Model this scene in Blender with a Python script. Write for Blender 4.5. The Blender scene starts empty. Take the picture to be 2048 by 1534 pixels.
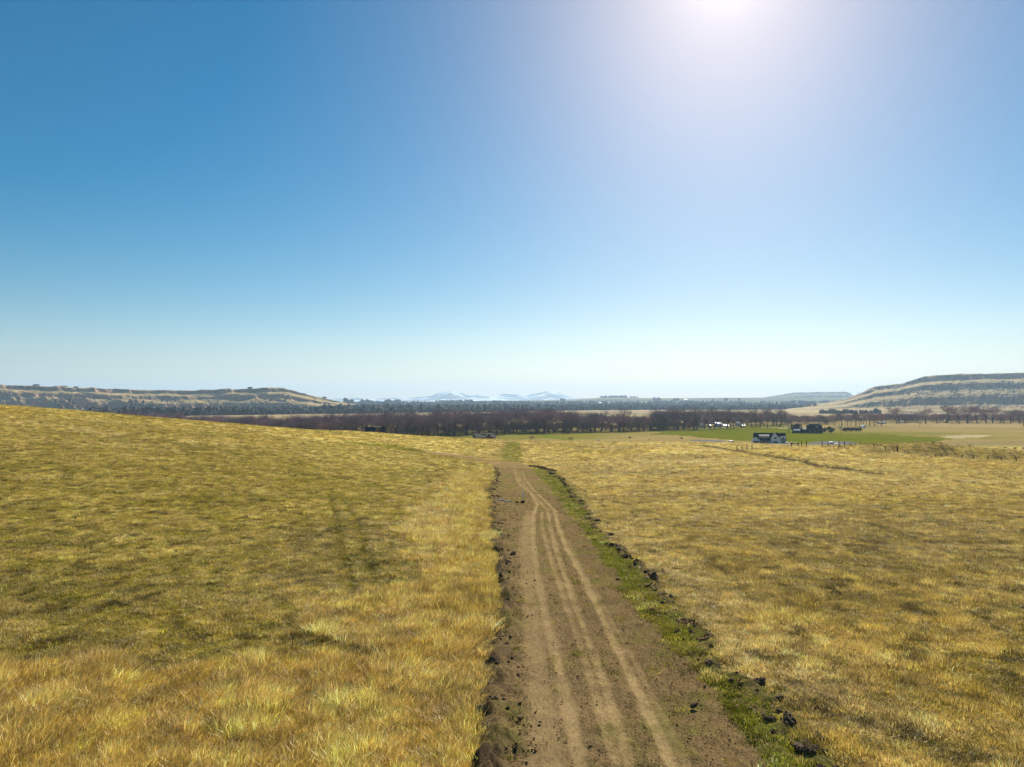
import bpy, bmesh, math, random
import numpy as np

scene = bpy.context.scene
C = scene.collection
R = math.radians

# ------------------------------------------------------------------ camera
CAM_Z = 6.5
F = 1409.0            # focal length in pixels of the 2048 px wide photograph
TILT = math.atan(38.0 / F)
cam_data = bpy.data.cameras.new("camera")
cam_data.sensor_width = 36.0
cam_data.lens = F * 36.0 / 2048.0
cam_data.clip_start = 0.1
cam_data.clip_end = 90000.0
cam = bpy.data.objects.new("camera", cam_data)
cam.location = (0, 0, CAM_Z)
cam.rotation_euler = (math.pi / 2 + TILT, 0, 0)
C.objects.link(cam)
scene.camera = cam

# ------------------------------------------------------------------ light
SUN_EL, SUN_AZ = 31.8, 17.3      # degrees; azimuth to the right of the view direction (+Y)
world = bpy.data.worlds.new("World")
scene.world = world
world.use_nodes = True
wn, wl = world.node_tree.nodes, world.node_tree.links
wn.clear()
w_out = wn.new("ShaderNodeOutputWorld")
w_bg = wn.new("ShaderNodeBackground")
w_sky = wn.new("ShaderNodeTexSky")
w_sky.sky_type = 'NISHITA'
w_sky.sun_disc = False
w_sky.sun_elevation = R(SUN_EL)
w_sky.sun_rotation = R(SUN_AZ)
w_sky.altitude = 1000
w_sky.air_density = 1.0
w_sky.dust_density = 0.9
w_sky.ozone_density = 1.2
w_pre = wn.new("ShaderNodeVectorMath"); w_pre.operation = 'SCALE'; w_pre.inputs['Scale'].default_value = 0.1
w_gam = wn.new("ShaderNodeGamma"); w_gam.inputs['Gamma'].default_value = 1.0
w_hsv = wn.new("ShaderNodeHueSaturation"); w_hsv.inputs['Saturation'].default_value = 1.75; w_hsv.inputs['Hue'].default_value = 0.489
w_post = wn.new("ShaderNodeVectorMath"); w_post.operation = 'SCALE'; w_post.inputs['Scale'].default_value = 1.0
w_post.operation = 'MULTIPLY'; w_post.inputs[1].default_value = (10.3, 9.8, 9.5)
# dust aureole round the sun
w_tc = wn.new("ShaderNodeTexCoord")
w_dot = wn.new("ShaderNodeVectorMath"); w_dot.operation = 'DOT_PRODUCT'
w_dot.inputs[1].default_value = (math.sin(R(SUN_AZ)) * math.cos(R(SUN_EL)), math.cos(R(SUN_AZ)) * math.cos(R(SUN_EL)), math.sin(R(SUN_EL)))
w_max = wn.new("ShaderNodeMath"); w_max.operation = 'MAXIMUM'; w_max.inputs[1].default_value = 0.0
w_pow = wn.new("ShaderNodeMath"); w_pow.operation = 'POWER'; w_pow.inputs[1].default_value = 110.0
w_aur = wn.new("ShaderNodeVectorMath"); w_aur.operation = 'SCALE'; w_aur.inputs[0].default_value = (.95, .84, .64)
w_add = wn.new("ShaderNodeVectorMath"); w_add.operation = 'ADD'
wl.new(w_sky.outputs[0], w_pre.inputs[0]); wl.new(w_pre.outputs[0], w_gam.inputs[0]); wl.new(w_gam.outputs[0], w_hsv.inputs['Color'])
wl.new(w_hsv.outputs[0], w_post.inputs[0]); wl.new(w_post.outputs[0], w_add.inputs[0])
wl.new(w_tc.outputs['Generated'], w_dot.inputs[0]); wl.new(w_dot.outputs['Value'], w_max.inputs[0]); wl.new(w_max.outputs[0], w_pow.inputs[0])
w_pow2 = wn.new("ShaderNodeMath"); w_pow2.operation = 'POWER'; w_pow2.inputs[1].default_value = 500.0
w_mul2 = wn.new("ShaderNodeMath"); w_mul2.operation = 'MULTIPLY_ADD'; w_mul2.inputs[1].default_value = 4.5
wl.new(w_max.outputs[0], w_pow2.inputs[0]); wl.new(w_pow2.outputs[0], w_mul2.inputs[0]); wl.new(w_pow.outputs[0], w_mul2.inputs[2])
wl.new(w_mul2.outputs[0], w_aur.inputs['Scale']); wl.new(w_aur.outputs[0], w_add.inputs[1])
wl.new(w_add.outputs[0], w_bg.inputs[0])
w_bg.inputs['Strength'].default_value = 0.051
wl.new(w_bg.outputs[0], w_out.inputs[0])

sun_data = bpy.data.lights.new("sun", 'SUN')
sun_data.energy = 5.0
sun_data.angle = R(0.53)
sun_data.color = (1.0, 0.95, 0.84)
sun = bpy.data.objects.new("sun", sun_data)
sdir = np.array([math.sin(R(SUN_AZ)) * math.cos(R(SUN_EL)), math.cos(R(SUN_AZ)) * math.cos(R(SUN_EL)), math.sin(R(SUN_EL))])
from mathutils import Vector, Matrix
sun.rotation_euler = Vector(sdir).to_track_quat('Z', 'Y').to_euler()
sun.location = (0, 0, 50)
C.objects.link(sun)

vs = scene.view_settings
vs.view_transform = 'Standard'
vs.look = 'None'
vs.gamma = 1.0
vs.use_curve_mapping = False
vs.exposure = 0.74
scene.cycles.max_bounces = 6
scene.cycles.transparent_max_bounces = 4
scene.cycles.volume_bounces = 0
scene.cycles.use_denoising = True

# ------------------------------------------------------------------ noise and geometry helpers
def _h(ix, iy, seed):
    n = (ix.astype(np.int64) * 374761393 + iy.astype(np.int64) * 668265263 + seed * 1442695041) & 0xFFFFFFFF
    n = ((n ^ (n >> 13)) * 1274126177) & 0xFFFFFFFF
    n = (n ^ (n >> 16)) & 0xFFFFFFFF
    n = (n * 2246822519) & 0xFFFFFFFF
    n = n ^ (n >> 15)
    return (n & 0xFFFFFF) / float(0xFFFFFF)

def vnoise(x, y, seed=0):
    x = np.asarray(x, float); y = np.asarray(y, float)
    ix = np.floor(x); iy = np.floor(y)
    fx = x - ix; fy = y - iy
    fx = fx * fx * (3 - 2 * fx); fy = fy * fy * (3 - 2 * fy)
    a = _h(ix, iy, seed); b = _h(ix + 1, iy, seed); c = _h(ix, iy + 1, seed); d = _h(ix + 1, iy + 1, seed)
    return (a + (b - a) * fx) * (1 - fy) + (c + (d - c) * fx) * fy

def fbm(x, y, scale, octv=4, seed=0, gain=0.5):
    """about -1..1"""
    s = np.zeros(np.broadcast(x, y).shape); amp = 1.0; tot = 0.0
    u = np.asarray(x, float) / scale; v = np.asarray(y, float) / scale
    for i in range(octv):
        s = s + amp * (vnoise(u, v, seed + i * 17) * 2 - 1)
        tot += amp; amp *= gain
        u, v = (u * 0.8 - v * 0.6) * 2.03 + 11.3, (u * 0.6 + v * 0.8) * 2.03 - 7.7
    return s / tot * 1.5

def sstep(a, b, x):
    t = np.clip((np.asarray(x, float) - a) / (b - a), 0, 1)
    return t * t * (3 - 2 * t)

# ------------------------------------------------------------------ terrain height
DCOL = np.array([0, 15, 30, 60, 100, 150, 200, 250, 320, 430, 540, 700], float)
COLS = {
    -900: [0, .1, .8, 4, 8, 11, 12, 10, 4, -10, -22, -26],
    0:    [0, 0, .4, 2, 4, 6.1, 5.2, 2, -6, -16, -25, -26],
    400:  [0, 0, .1, .5, 1.3, 1.7, 1.2, -1.2, -8, -18, -25, -26],
    700:  [0, 0, 0, -.8, -1.5, -2, -2.8, -3.8, -7.8, -18, -25.5, -26],
    850:  [0, 0, 0, -1.3, -2.5, -3.6, -4.6, -5.5, -10, -19.5, -26, -26],
    1024: [0, 0, 0, -2, -4, -5.6, -6.4, -7, -11.5, -20.5, -26, -26],
    1400: [0, 0, 0, -2, -4, -5.3, -6.2, -7.2, -12, -20.5, -26, -26],
    1700: [0, 0, 0, -2, -3.8, -4.4, -5.3, -9, -14.5, -22, -26, -26],
    2048: [0, 0, 0, -2.1, -4.3, -6.5, -8.3, -10.2, -15, -22, -26, -26],
    3000: [0, 0, 0, -2.1, -4.3, -6.5, -8.5, -11, -16, -22, -26, -26],
}
def _build_table():
    ths = [-180, -100]; rows = [[0, 0, 0, 0, 0, 1, 1, 0, -6, -16, -25, -26]] * 2
    for px in sorted(COLS):
        ths.append(math.degrees(math.atan((px - 1024) / F))); rows.append(COLS[px])
    ths += [100, 180]; rows += [[0, 0, 0, 0, 0, 1, 1, 0, -6, -16, -25, -26]] * 2
    ds = np.arange(0, 802, 2.0)
    colv = np.array([np.interp(ds, DCOL, r) for r in rows])
    tg = np.arange(-180, 180.5, 0.5)
    T = np.array([np.interp(tg, ths, colv[:, j]) for j in range(len(ds))]).T      # (theta, d)
    def smooth(M, ax, w):
        k = np.exp(-0.5 * (np.arange(-3 * w, 3 * w + 1) / w) ** 2); k /= k.sum()
        P = np.pad(M, [(3 * w, 3 * w) if a == ax else (0, 0) for a in range(2)], mode='edge')
        return np.apply_along_axis(lambda v: np.convolve(v, k, 'valid'), ax, P)
    T = smooth(T, 0, 5)
    near = smooth(T, 1, 6)
    return tg, ds, near
_TG, _DS, _TT = _build_table()
PX9 = np.array([-1500, 300, 640, 700, 900, 1050, 1150, 1200, 1260, 1350, 1500, 1700, 2100, 3500], float)
RW9 = np.array([801, 801, 803, 804, 803, 801, 799, 796, 795.5, 796, 795.5, 795, 795, 795], float)

def pxa(x, y):
    """photograph column of the bearing of (x, y)"""
    return 1024 + F * np.tan(np.clip(np.arctan2(x, y), -1.3, 1.3))

def ground_z(x, y):
    x = np.asarray(x, float); y = np.asarray(y, float)
    r = np.hypot(x, y); th = np.degrees(np.arctan2(x, y))
    d = r * np.cos(np.radians(np.clip(np.abs(th), 0, 60)))
    ti = np.clip((th + 180) * 2, 0, len(_TG) - 1.001); di = np.clip(d / 2, 0, len(_DS) - 1.001)
    i = ti.astype(int); j = di.astype(int); fi = ti - i; fj = di - j
    z = (_TT[i, j] * (1 - fi) + _TT[i + 1, j] * fi) * (1 - fj) + (_TT[i, j + 1] * (1 - fi) + _TT[i + 1, j + 1] * fi) * fj
    und = sstep(35, 120, r)
    z = z + und * (1 - sstep(560, 800, d)) * (fbm(x, y, 42, 3, 5) * 0.42 + fbm(x, y, 11, 2, 6) * 0.10)
    z = z - .07 * np.clip(rut_mask(x, y), 0, 1)
    # small relief of the near turf
    z = z + (1 - sstep(120, 260, r)) * fbm(x, y, 2.2, 2, 9) * 0.035
    # eroded bank of the dry creek on the right
    a = pxa(x, y)
    bank = sstep(1640, 1800, a) * (1 - sstep(2500, 2900, a))
    dl = 178 + fbm(a, a * 0, 60, 3, 31) * 9 - (a - 1700) * 0.03
    z = z + bank * (-1.1 * np.exp(-((d - dl) / 7.0) ** 2) + 1.3 * np.exp(-((d - dl - 17) / 12.0) ** 2) * (1 + 0.8 * fbm(x, y, 14, 3, 33)))
    # ditch line across the right-hand field
    dd = ditch_dist(x, y)
    z = z - 0.45 * np.exp(-(dd / 2.2) ** 2)
    # the far side of the valley
    z9 = CAM_Z + (805 - np.interp(a, PX9, RW9)) / F * 9000
    zs = 2.0 + fbm(a, a * 0, 90, 3, 44) * 3
    q = fbm(a, a * 0, 25, 3, 45) * 160
    z = z + (zs + 26) * sstep(4700, 5150, d + q) + (z9 - zs) * sstep(5200, 9000, d) + sstep(5300, 7000, d) * fbm(x, y, 900, 3, 46) * 4
    return z

def seg_dist(x, y, pts):
    best = np.full(np.shape(x), 1e9)
    for (x0, y0), (x1, y1) in zip(pts[:-1], pts[1:]):
        dx, dy = x1 - x0, y1 - y0
        t = np.clip(((x - x0) * dx + (y - y0) * dy) / (dx * dx + dy * dy + 1e-9), 0, 1)
        best = np.minimum(best, np.hypot(x - x0 - t * dx, y - y0 - t * dy))
    return best
_DITCH = None
_RUTS = None
def rut_mask(x, y):
    return 0 * x if _RUTS is None else np.exp(-(np.minimum(seg_dist(x, y, _RUTS[0]), seg_dist(x, y, _RUTS[1])) / .2) ** 2)
def ditch_dist(x, y):
    return np.full(np.shape(x), 1e9) if _DITCH is None else seg_dist(x, y, _DITCH)

def unproj(px, row, zf=None, dmin=6.0, dmax=12000.0):
    """the ground point that the photograph shows at (px, row)"""
    zf = zf or ground_z
    u = (px - 1024) / F; v = -(row - 767) / F
    dy = math.cos(TILT) - v * math.sin(TILT); dz = math.sin(TILT) + v * math.cos(TILT)
    y = np.geomspace(dmin, dmax, 2600)
    x = u / dy * y; z = CAM_Z + dz / dy * y
    below = z < zf(x, y)
    k = int(np.argmax(below)) if below.any() else len(y) - 1
    if k > 0:
        a0 = z[k - 1] - zf(x[k - 1], y[k - 1]); a1 = z[k] - zf(x[k], y[k])
        t = np.clip(a0 / (a0 - a1 + 1e-9), 0, 1)
        yy = y[k - 1] + (y[k] - y[k - 1]) * t
    else:
        yy = y[0]
    return (float(u / dy * yy), float(yy))

def at(px, D):
    """world x for the photograph's column at depth D"""
    return (px - 1024) / F * D / (math.cos(TILT)) * 1.0

_DITCH_PX = [(1405, 890), (1440, 895), (1500, 904), (1560, 914), (1620, 925), (1690, 937), (1770, 948)]
_DITCH = [unproj(*p) for p in _DITCH_PX]

# ------------------------------------------------------------------ mesas, as height functions
MPROF_T = [0, .22, .36, .41, .50, .60, .655, .69, .80, .92, .95, 1.0, 9]
MPROF_Z = [0, .06, .13, .30, .38, .45, .50, .66, .74, .80, .985, 1.0, 1.0]
LTOP = np.array([(-1200, 772), (-300, 769), (0, 770), (60, 771), (100, 773), (150, 775.5), (300, 780), (400, 781), (450, 779.5), (500, 777), (560, 776), (572, 778),
                 (600, 785), (640, 795), (670, 801), (720, 812), (800, 824), (900, 835)], float)
RTOP = np.array([(1480, 830), (1590, 813), (1650, 806), (1690, 798), (1730, 783), (1751, 774), (1800, 768), (1818, 763), (1850, 753), (1900, 750), (1960, 748), (2048, 746), (2400, 742), (3600, 740)], float)
FTOP = np.array([(1420, 812), (1480, 800), (1520, 796), (1560, 790), (1590, 785), (1640, 784), (1690, 783.5), (1698, 786), (1712, 794), (1760, 812)], float)

def mesa_z(x, y, top, toe, rim, seed, soft, slant=.3, gully=.22):
    a = pxa(x, y); r = np.hypot(x, y); d = r * np.cos(np.arctan2(x, y))
    zt = CAM_Z + (805 - np.interp(a, top[:, 0], top[:, 1])) / F * rim
    hh = np.maximum(zt + 26, -4)
    s = x * 1.0
    sk = s + slant * y
    ridg = 1 - np.abs(fbm(sk, y * 0.25, 230, 3, seed))
    ridg2 = 1 - np.abs(fbm(sk, y * 0.3, 80, 3, seed + 3))
    t = (d - toe) / (rim - toe)
    amp = np.clip(hh / 90, 0, 1)
    tt = t + amp * ((ridg - 0.6) * gully + (ridg2 - 0.6) * gully * .4 + fbm(s, y, 55, 4, seed + 5, .65) * 0.075) * (1 - soft) * np.clip(1.15 - t, 0, 1) * 1.5
    P = np.interp(tt, MPROF_T, MPROF_Z)
    P = P * (1 - soft) + sstep(0, 1, tt) * soft
    z = -26 + hh * P
    z = z + amp * P * (1 - sstep(.98, 1.03, t)) * fbm(x, y, 60, 4, seed + 7) * 5.0
    z = z + sstep(1.0, 1.2, t) * fbm(x, y, 500, 2, seed + 8) * 0.6
    back = sstep(rim + 1500, rim + 2600, d)
    z = z * (1 - back) - 40 * back
    return np.where(t < 0, -27.5, z)

def left_mesa_z(x, y):
    a = pxa(x, y)
    return mesa_z(x, y, LTOP, 2720 + 0 * a, 3300.0, 101, 0.10, 1.2, .46)
def right_mesa_z(x, y):
    return mesa_z(x, y, RTOP, 2300, 3700.0, 202, 0.04, .4, .13)
def far_mesa_z(x, y):
    return mesa_z(x, y, FTOP, 7200, 8800.0, 303, 0.25)
def all_z(x, y):
    z = ground_z(x, y)
    a = pxa(x, y)
    z = np.maximum(z, np.where(a < 880, left_mesa_z(x, y), -99))
    z = np.maximum(z, np.where(a > 1500, right_mesa_z(x, y), -99))
    return np.maximum(z, np.where((a > 1430) & (a < 1750), far_mesa_z(x, y), -99))

# ------------------------------------------------------------------ where things lie (traced from the photograph onto the ground)
def up(pts, zf=None):
    return [unproj(p[0], p[1], zf) for p in pts]

def xs_of_y(pts):
    w = sorted(up(pts), key=lambda p: p[1])
    ys = np.array([p[1] for p in w]); xs = np.array([p[0] for p in w])
    # straight on under and behind the camera
    sl = (xs[1] - xs[0]) / (ys[1] - ys[0])
    ys = np.concatenate([[-14.0], ys]); xs = np.concatenate([[xs[0] + sl * (-14 - ys[1])], xs])
    return ys, xs
L_PX = [(985, 1534), (972, 1440), (975, 1340), (988, 1240), (992, 1150), (990, 1090), (986, 1040), (980, 1005), (976, 985), (984, 965), (992, 950), (990, 938), (984, 930)]
R_PX = [(1690, 1534), (1620, 1470), (1540, 1405), (1455, 1330), (1395, 1240), (1310, 1160), (1250, 1108), (1205, 1065), (1165, 1005), (1125, 958), (1100, 943), (1085, 937)]
RI_PX = [(1530, 1534), (1438, 1420), (1360, 1320), (1276, 1210), (1220, 1130), (1178, 1080), (1142, 1030), (1115, 990), (1090, 965), (1076, 950), (1068, 940)]
TR_PX = [
    ([(1165, 1534), (1145, 1450), (1128, 1370), (1108, 1290), (1090, 1220), (1074, 1140), (1066, 1080), (1067, 1030), (1075, 1008), (1062, 985), (1040, 968), (1032, 950), (1030, 935)], .14, 1.0),
    ([(1348, 1534), (1312, 1450), (1272, 1370), (1234, 1290), (1200, 1220), (1160, 1140), (1132, 1090), (1116, 1050), (1110, 1020), (1090, 1000), (1068, 980), (1052, 960), (1044, 940)], .13, 1.0),
    ([(1262, 1534), (1232, 1440), (1205, 1350), (1178, 1280), (1152, 1210), (1130, 1150), (1112, 1095), (1100, 1050), (1096, 1020), (1078, 1000), (1058, 980), (1042, 960), (1036, 940)], .12, .7),
    ([(1235, 1534), (1208, 1440), (1182, 1350), (1158, 1280), (1134, 1210), (1110, 1140), (1094, 1090), (1084, 1050), (1084, 1020)], .11, .55),
    ([(1095, 1534), (1085, 1420), (1070, 1300), (1060, 1200), (1053, 1120), (1052, 1060), (1058, 1020)], .28, .5),
    ([(1378, 1534), (1330, 1440), (1285, 1350), (1240, 1270), (1200, 1200), (1160, 1130), (1135, 1080)], .10, .35),
]
LY, LX = xs_of_y(L_PX); RY, RX = xs_of_y(R_PX); IY, IX = xs_of_y(RI_PX)
TRK = [(xs_of_y(p), w, s) for p, w, s in TR_PX]
ROAD_END = min(LY[-1], RY[-1])
def road_l(y): return np.interp(y, LY, LX) + fbm(y, y * 0, 2.0, 5, 71, .65) * .34
def road_r(y): return np.interp(y, RY, RX) + fbm(y, y * 0, 2.0, 3, 72) * .28
def road_i(y): return np.interp(y, IY, IX) + fbm(y, y * 0, 1.5, 3, 73) * .3

def pip(x, y, poly):
    inside = np.zeros(np.shape(x), bool); n = len(poly)
    j = n - 1
    for i in range(n):
        xi, yi = poly[i]; xj, yj = poly[j]
        c = ((yi > y) != (yj > y)) & (x < (xj - xi) * (y - yi) / (yj - yi + 1e-12) + xi)
        inside ^= c; j = i
    return inside

BR_UP = [(1090, 936), (1050, 928), (1010, 921.5), (960, 915), (910, 908), (870, 903), (840, 900)]
BR_LO = [(1095, 945), (1040, 941), (984, 939), (985, 928), (955, 922.5), (910, 914.5), (870, 908.5), (840, 904.5)]
BRANCH = up(BR_UP + BR_LO[::-1])
LANE = up([(870, 902), (800, 893), (740, 887), (690, 883), (690, 885.5), (740, 892), (800, 899), (870, 909)])
VERGE_FAR = up([(1060, 934), (1075, 936), (1112, 943), (1150, 980), (1175, 1010), (1140, 1010), (1090, 960)])
STRIP = up([(1012, 884), (1038, 884), (1042, 905), (1046, 932), (1000, 926), (1003, 905)])
GREENF = up([(1290, 868), (1340, 862), (1400, 858.5), (1480, 853.5), (1520, 850), (1562, 849), (1600, 858), (1660, 868), (1700, 868), (1740, 867.5), (1800, 870), (1850, 873), (1905, 877), (1880, 884),
             (1800, 889.5), (1740, 891), (1700, 889), (1600, 889), (1560, 887.5), (1500, 883), (1430, 877), (1370, 871.5), (1320, 869.5)])
GREENL = up([(1090, 870), (1120, 875), (1150, 880), (1130, 880.5), (1080, 874)])
GRAVEL = up([(1612, 886), (1640, 883.2), (1690, 883), (1722, 886), (1700, 889), (1614, 890)])
GRAVEL2 = up([(1376, 879), (1410, 878.5), (1450, 882), (1480, 886.5), (1440, 887.5), (1390, 884)])
PALE = up([(1520, 854.2), (1560, 854), (1620, 856), (1620, 857), (1570, 856.5), (1525, 855.3)])
TAN1 = up([(1880, 873), (1930, 869), (1985, 871), (1960, 875.5), (1900, 877)])
TALL = up([(0, 1345), (150, 1308), (350, 1335), (440, 1312), (600, 1322), (715, 1322), (742, 1296), (640, 1268), (592, 1232), (580, 1200), (700, 1192), (840, 1172), (856, 1130), (805, 1090),
           (795, 1050), (850, 1010), (880, 988), (905, 950), (985, 932), (976, 985), (992, 1150), (988, 1240), (975, 1340), (972, 1440), (985, 1534)]) + [(-.6, -12), (-60, -12), (-60, 14)]
GOLD = up([(886, 1240), (895, 1100), (905, 1000), (925, 950), (985, 940), (992, 1100), (990, 1240)])
RUTA = up([(762, 1192), (745, 1150), (726, 1080), (708, 1030), (690, 1005), (682, 990)])
RUTB = up([(708, 1192), (698, 1140), (684, 1080), (672, 1040), (664, 1005), (660, 985)])
DUSKY = up([(520, 1075), (620, 1045), (700, 1035), (785, 1040), (848, 1095), (850, 1160), (760, 1188), (640, 1188), (540, 1150)])
PATCH = up([(800, 1045), (830, 1020), (880, 1000), (905, 985), (908, 1060), (885, 1115), (835, 1100)])
_RUTS = (RUTA, RUTB)
LINE_E = up([(1030, 878.6), (1100, 880), (1160, 882), (1225, 884)])
LINE_L = up([(150, 858), (190, 868), (240, 880)])
LINE_R2 = up([(1960, 985), (2000, 988), (2060, 992)])

STRAW = np.array((.66, .492, .155)); GOLDC = np.array((.57, .375, .050)); OLIVE = np.array((.345, .262, .042))
GREEN = np.array((.15, .19, .008)); MAUVE = np.array((.40, .28, .14)); SOIL = np.array((.285, .188, .084)); PALEC = np.array((.72, .54, .24))

def mixc(a, b, t):
    t = np.asarray(t)[..., None]
    return a * (1 - t) + b * t

def zones(x, y):
    """masks of the land cover at (x, y)"""
    r = np.hypot(x, y)
    j = np.clip(r / 60, .25, 6)
    wx = x + fbm(x, y, 2.4, 4, 81, .65) * 1.5 * np.clip(r / 40, .4, 2); wy = y + fbm(x, y, 2.4, 4, 82, .65) * 1.6 * np.clip(r / 40, .4, 3)
    Z = {}
    Z['road'] = (y < ROAD_END) & (x > road_l(y)) & (x < road_r(y))
    Z['verge'] = (y < ROAD_END) & (x > road_i(y)) & (x < road_r(y))
    Z['tall'] = pip(wx, wy, TALL) & ~Z['road']
    Z['gold'] = pip(wx, wy, GOLD) & ~Z['road']
    Z['right'] = (x > np.interp(y, RY, RX)) & ~Z['road']
    Z['branch'] = pip(x + fbm(x, y, 5, 2, 83) * 1., y + fbm(x, y, 5, 2, 84) * 2, BRANCH)
    Z['lane'] = pip(x, y + fbm(x, y, 5, 2, 84) * 2, LANE)
    Z['strip'] = pip(x + fbm(x, y, 2, 2, 85) * .8, y, STRIP)
    Z['vfar'] = pip(x, y, VERGE_FAR)
    fx = x + fbm(x, y, 30, 3, 86) * 6; fy = y + fbm(x, y, 30, 3, 87) * 10
    far = r > 300
    Z['greenf'] = far & pip(fx, fy, GREENF)
    Z['greenl'] = far & pip(x, y, GREENL)
    Z['gravel'] = far & (pip(x, y, GRAVEL) | pip(x, y, GRAVEL2))
    Z['pale'] = far & pip(x, y, PALE)
    Z['tan1'] = far & pip(x, y, TAN1)
    rd = np.minimum(seg_dist(x, y, RUTA), seg_dist(x, y, RUTB))
    Z['rut'] = np.exp(-(rd / .28) ** 2) * (0.85 + .3 * fbm(x, y, 1.2, 2, 88))
    Z['rd'] = rd
    Z['dusk'] = pip(wx, wy, DUSKY)
    Z['patch'] = pip(wx, wy, PATCH)
    return Z

def cover(x, y, Z=None):
    """base colour of what grows or lies at (x, y)"""
    Z = Z or zones(x, y)
    r = np.hypot(x, y); d = y
    big = fbm(x, y, 38, 4, 91); mid = fbm(x, y, 9, 4, 92, .6); sm = fbm(x, y, 1.8, 3, 93, .6); hu = fbm(x, y, 22, 4, 94, .55)
    st = fbm(x * .45 + y * .1, y, 16, 4, 95, .6)
    # left field: olive turf with straw wisps
    c = mixc(np.broadcast_to(OLIVE, np.shape(x) + (3,)), STRAW, np.clip(.30 + .34 * mid + .30 * sm + .30 * big + .35 * sstep(40, 130, r), 0, 1))
    c = c * 1.02
    c = mixc(c, MAUVE * .8, np.clip(.15 + .35 * hu + .4 * sm, 0, .7))
    c = mixc(c, MAUVE * .85, Z['dusk'] * .5)
    c = mixc(c, GOLDC, np.clip(.55 * hu - .2 + .45 * sstep(90, 160, r) * (st > .1), 0, .75))
    # right field: straw
    cr = mixc(np.broadcast_to(STRAW, np.shape(x) + (3,)), GOLDC, np.clip(.30 + .5 * hu + .3 * st, 0, 1))
    cr = mixc(cr, MAUVE, np.clip(.20 + .38 * mid - .25 * st, 0, .6))
    cr = mixc(cr, OLIVE, np.clip(.18 + .4 * big - .35 * sm, 0, .6))
    st2 = fbm(x * .35 - y * .12, y, 7, 4, 123, .6)
    cr = mixc(cr, PALEC, np.clip(-.15 + .9 * st + .4 * st2 + .3 * sm, 0, .75))
    cr = cr * np.exp(.18 * st2 + .26 * sm - .12 * np.clip(-st, 0, 1))[..., None]
    c = c * np.exp(.32 * sm + .12 * mid + .24 * fbm(x, y, .7, 2, 124))[..., None]
    a = pxa(x, y)
    wr = np.where(y < ROAD_END, Z['right'] * 1.0, sstep(940, 1040, a))
    c = mixc(c, cr, wr)
    ct = mixc(np.broadcast_to(STRAW, np.shape(x) + (3,)) * np.array((1, .93, .8)), GOLDC, np.clip(.30 + .45 * mid + .3 * hu, 0, 1))
    ct = mixc(ct, OLIVE, np.clip(-.12 + .5 * sm - .3 * big, 0, .5))
    ct = ct * 1.12
    ct = mixc(ct, MAUVE * .8, np.clip(.5 * fbm(x, y, 1.1, 3, 122, .6) + .5 * hu - .1, 0, .6))
    c = mixc(c, ct, Z['tall'] * 1.0)
    c = mixc(c, GOLDC * np.array((.9, 1.0, 1)), Z['gold'] * (.55 + .2 * sm))
    gcol = mixc(np.broadcast_to(GREEN, np.shape(x) + (3,)), OLIVE, np.clip(.25 + .4 * sm, 0, 1))
    c = mixc(c, gcol, np.clip(Z['strip'] * (.65 + .5 * sm), 0, 1))
    c = mixc(c, gcol, Z['lane'] * .8)
    c = mixc(c, PALEC, Z['patch'] * np.clip(.45 + .4 * sm, 0, 1))
    c = mixc(c, PALEC, np.clip(Z['right'] * (y < 45) * (y > 14) * np.exp(-((x - np.interp(y, RY, RX) - 1.2) / 1.6) ** 2) * (.65 + .6 * sm), 0, .8))
    c = mixc(c, OLIVE * .45, np.clip(Z['rut'], 0, 1) * .95)
    soil = mixc(np.broadcast_to(SOIL, np.shape(x) + (3,)), MAUVE, np.clip(.3 + .4 * mid, 0, 1))
    c = mixc(c, soil, Z['branch'] * .9)
    c = mixc(c, gcol, Z['vfar'] * .9)
    dd = ditch_dist(x, y)
    c = mixc(c, np.array((.105, .095, .028)), np.exp(-(dd / 2.0) ** 2) * .75)
    c = mixc(c, STRAW * 1.05, np.exp(-((dd - 4.5) / 1.6) ** 2) * .4)
    c = mixc(c, np.array((.12, .09, .05)), np.exp(-(seg_dist(x, y, LINE_E) / 3.0) ** 2) * .5)
    c = mixc(c, PALEC, np.exp(-(seg_dist(x, y, LINE_L) / 1.4) ** 2) * .5)
    c = mixc(c, OLIVE * .6, np.exp(-(seg_dist(x, y, LINE_R2) / 1.0) ** 2) * .6)
    # scrubby creek bank on the right
    bank = sstep(1640, 1800, a) * (1 - sstep(2500, 2900, a)) * np.exp(-((y - 182) / 22.0) ** 2)
    c = mixc(c, np.array((.19, .14, .045)), np.clip(bank * (.55 + .8 * mid), 0, .85))
    # valley floor
    fl = sstep(420, 560, y)
    cf = mixc(np.broadcast_to(np.array((.34, .245, .085)), np.shape(x) + (3,)), np.array((.20, .185, .025)), np.clip(.35 + .9 * fbm(x * .35, y, 60, 3, 96), 0, .85))
    cf = mixc(cf, np.array((.42, .29, .14)), sstep(880, 1000, y) * np.clip(.7 + .4 * fbm(x * .2, y, 120, 3, 97), 0, 1))
    cf = mixc(cf, np.array((.26, .19, .13)), np.clip(.9 * fbm(x * .15, y, 70, 2, 98) - .25, 0, .6))
    c = mixc(c, cf, fl)
    gf = mixc(np.broadcast_to(np.array((.135, .150, .006)), np.shape(x) + (3,)), np.array((.22, .16, .015)), np.clip(.12 + .5 * fbm(x * .3, y, 45, 4, 99), 0, .6))
    c = mixc(c, gf, Z['greenf'] * 1.0)
    c = mixc(c, np.array((.15, .18, .012)), Z['greenl'] * .8)
    c = mixc(c, np.array((.17, .165, .17)), Z['gravel'] * .9)
    c = mixc(c, np.array((.50, .42, .25)), Z['pale'] * .8)
    c = mixc(c, np.array((.50, .40, .22)), Z['tan1'] * .8)
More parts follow.
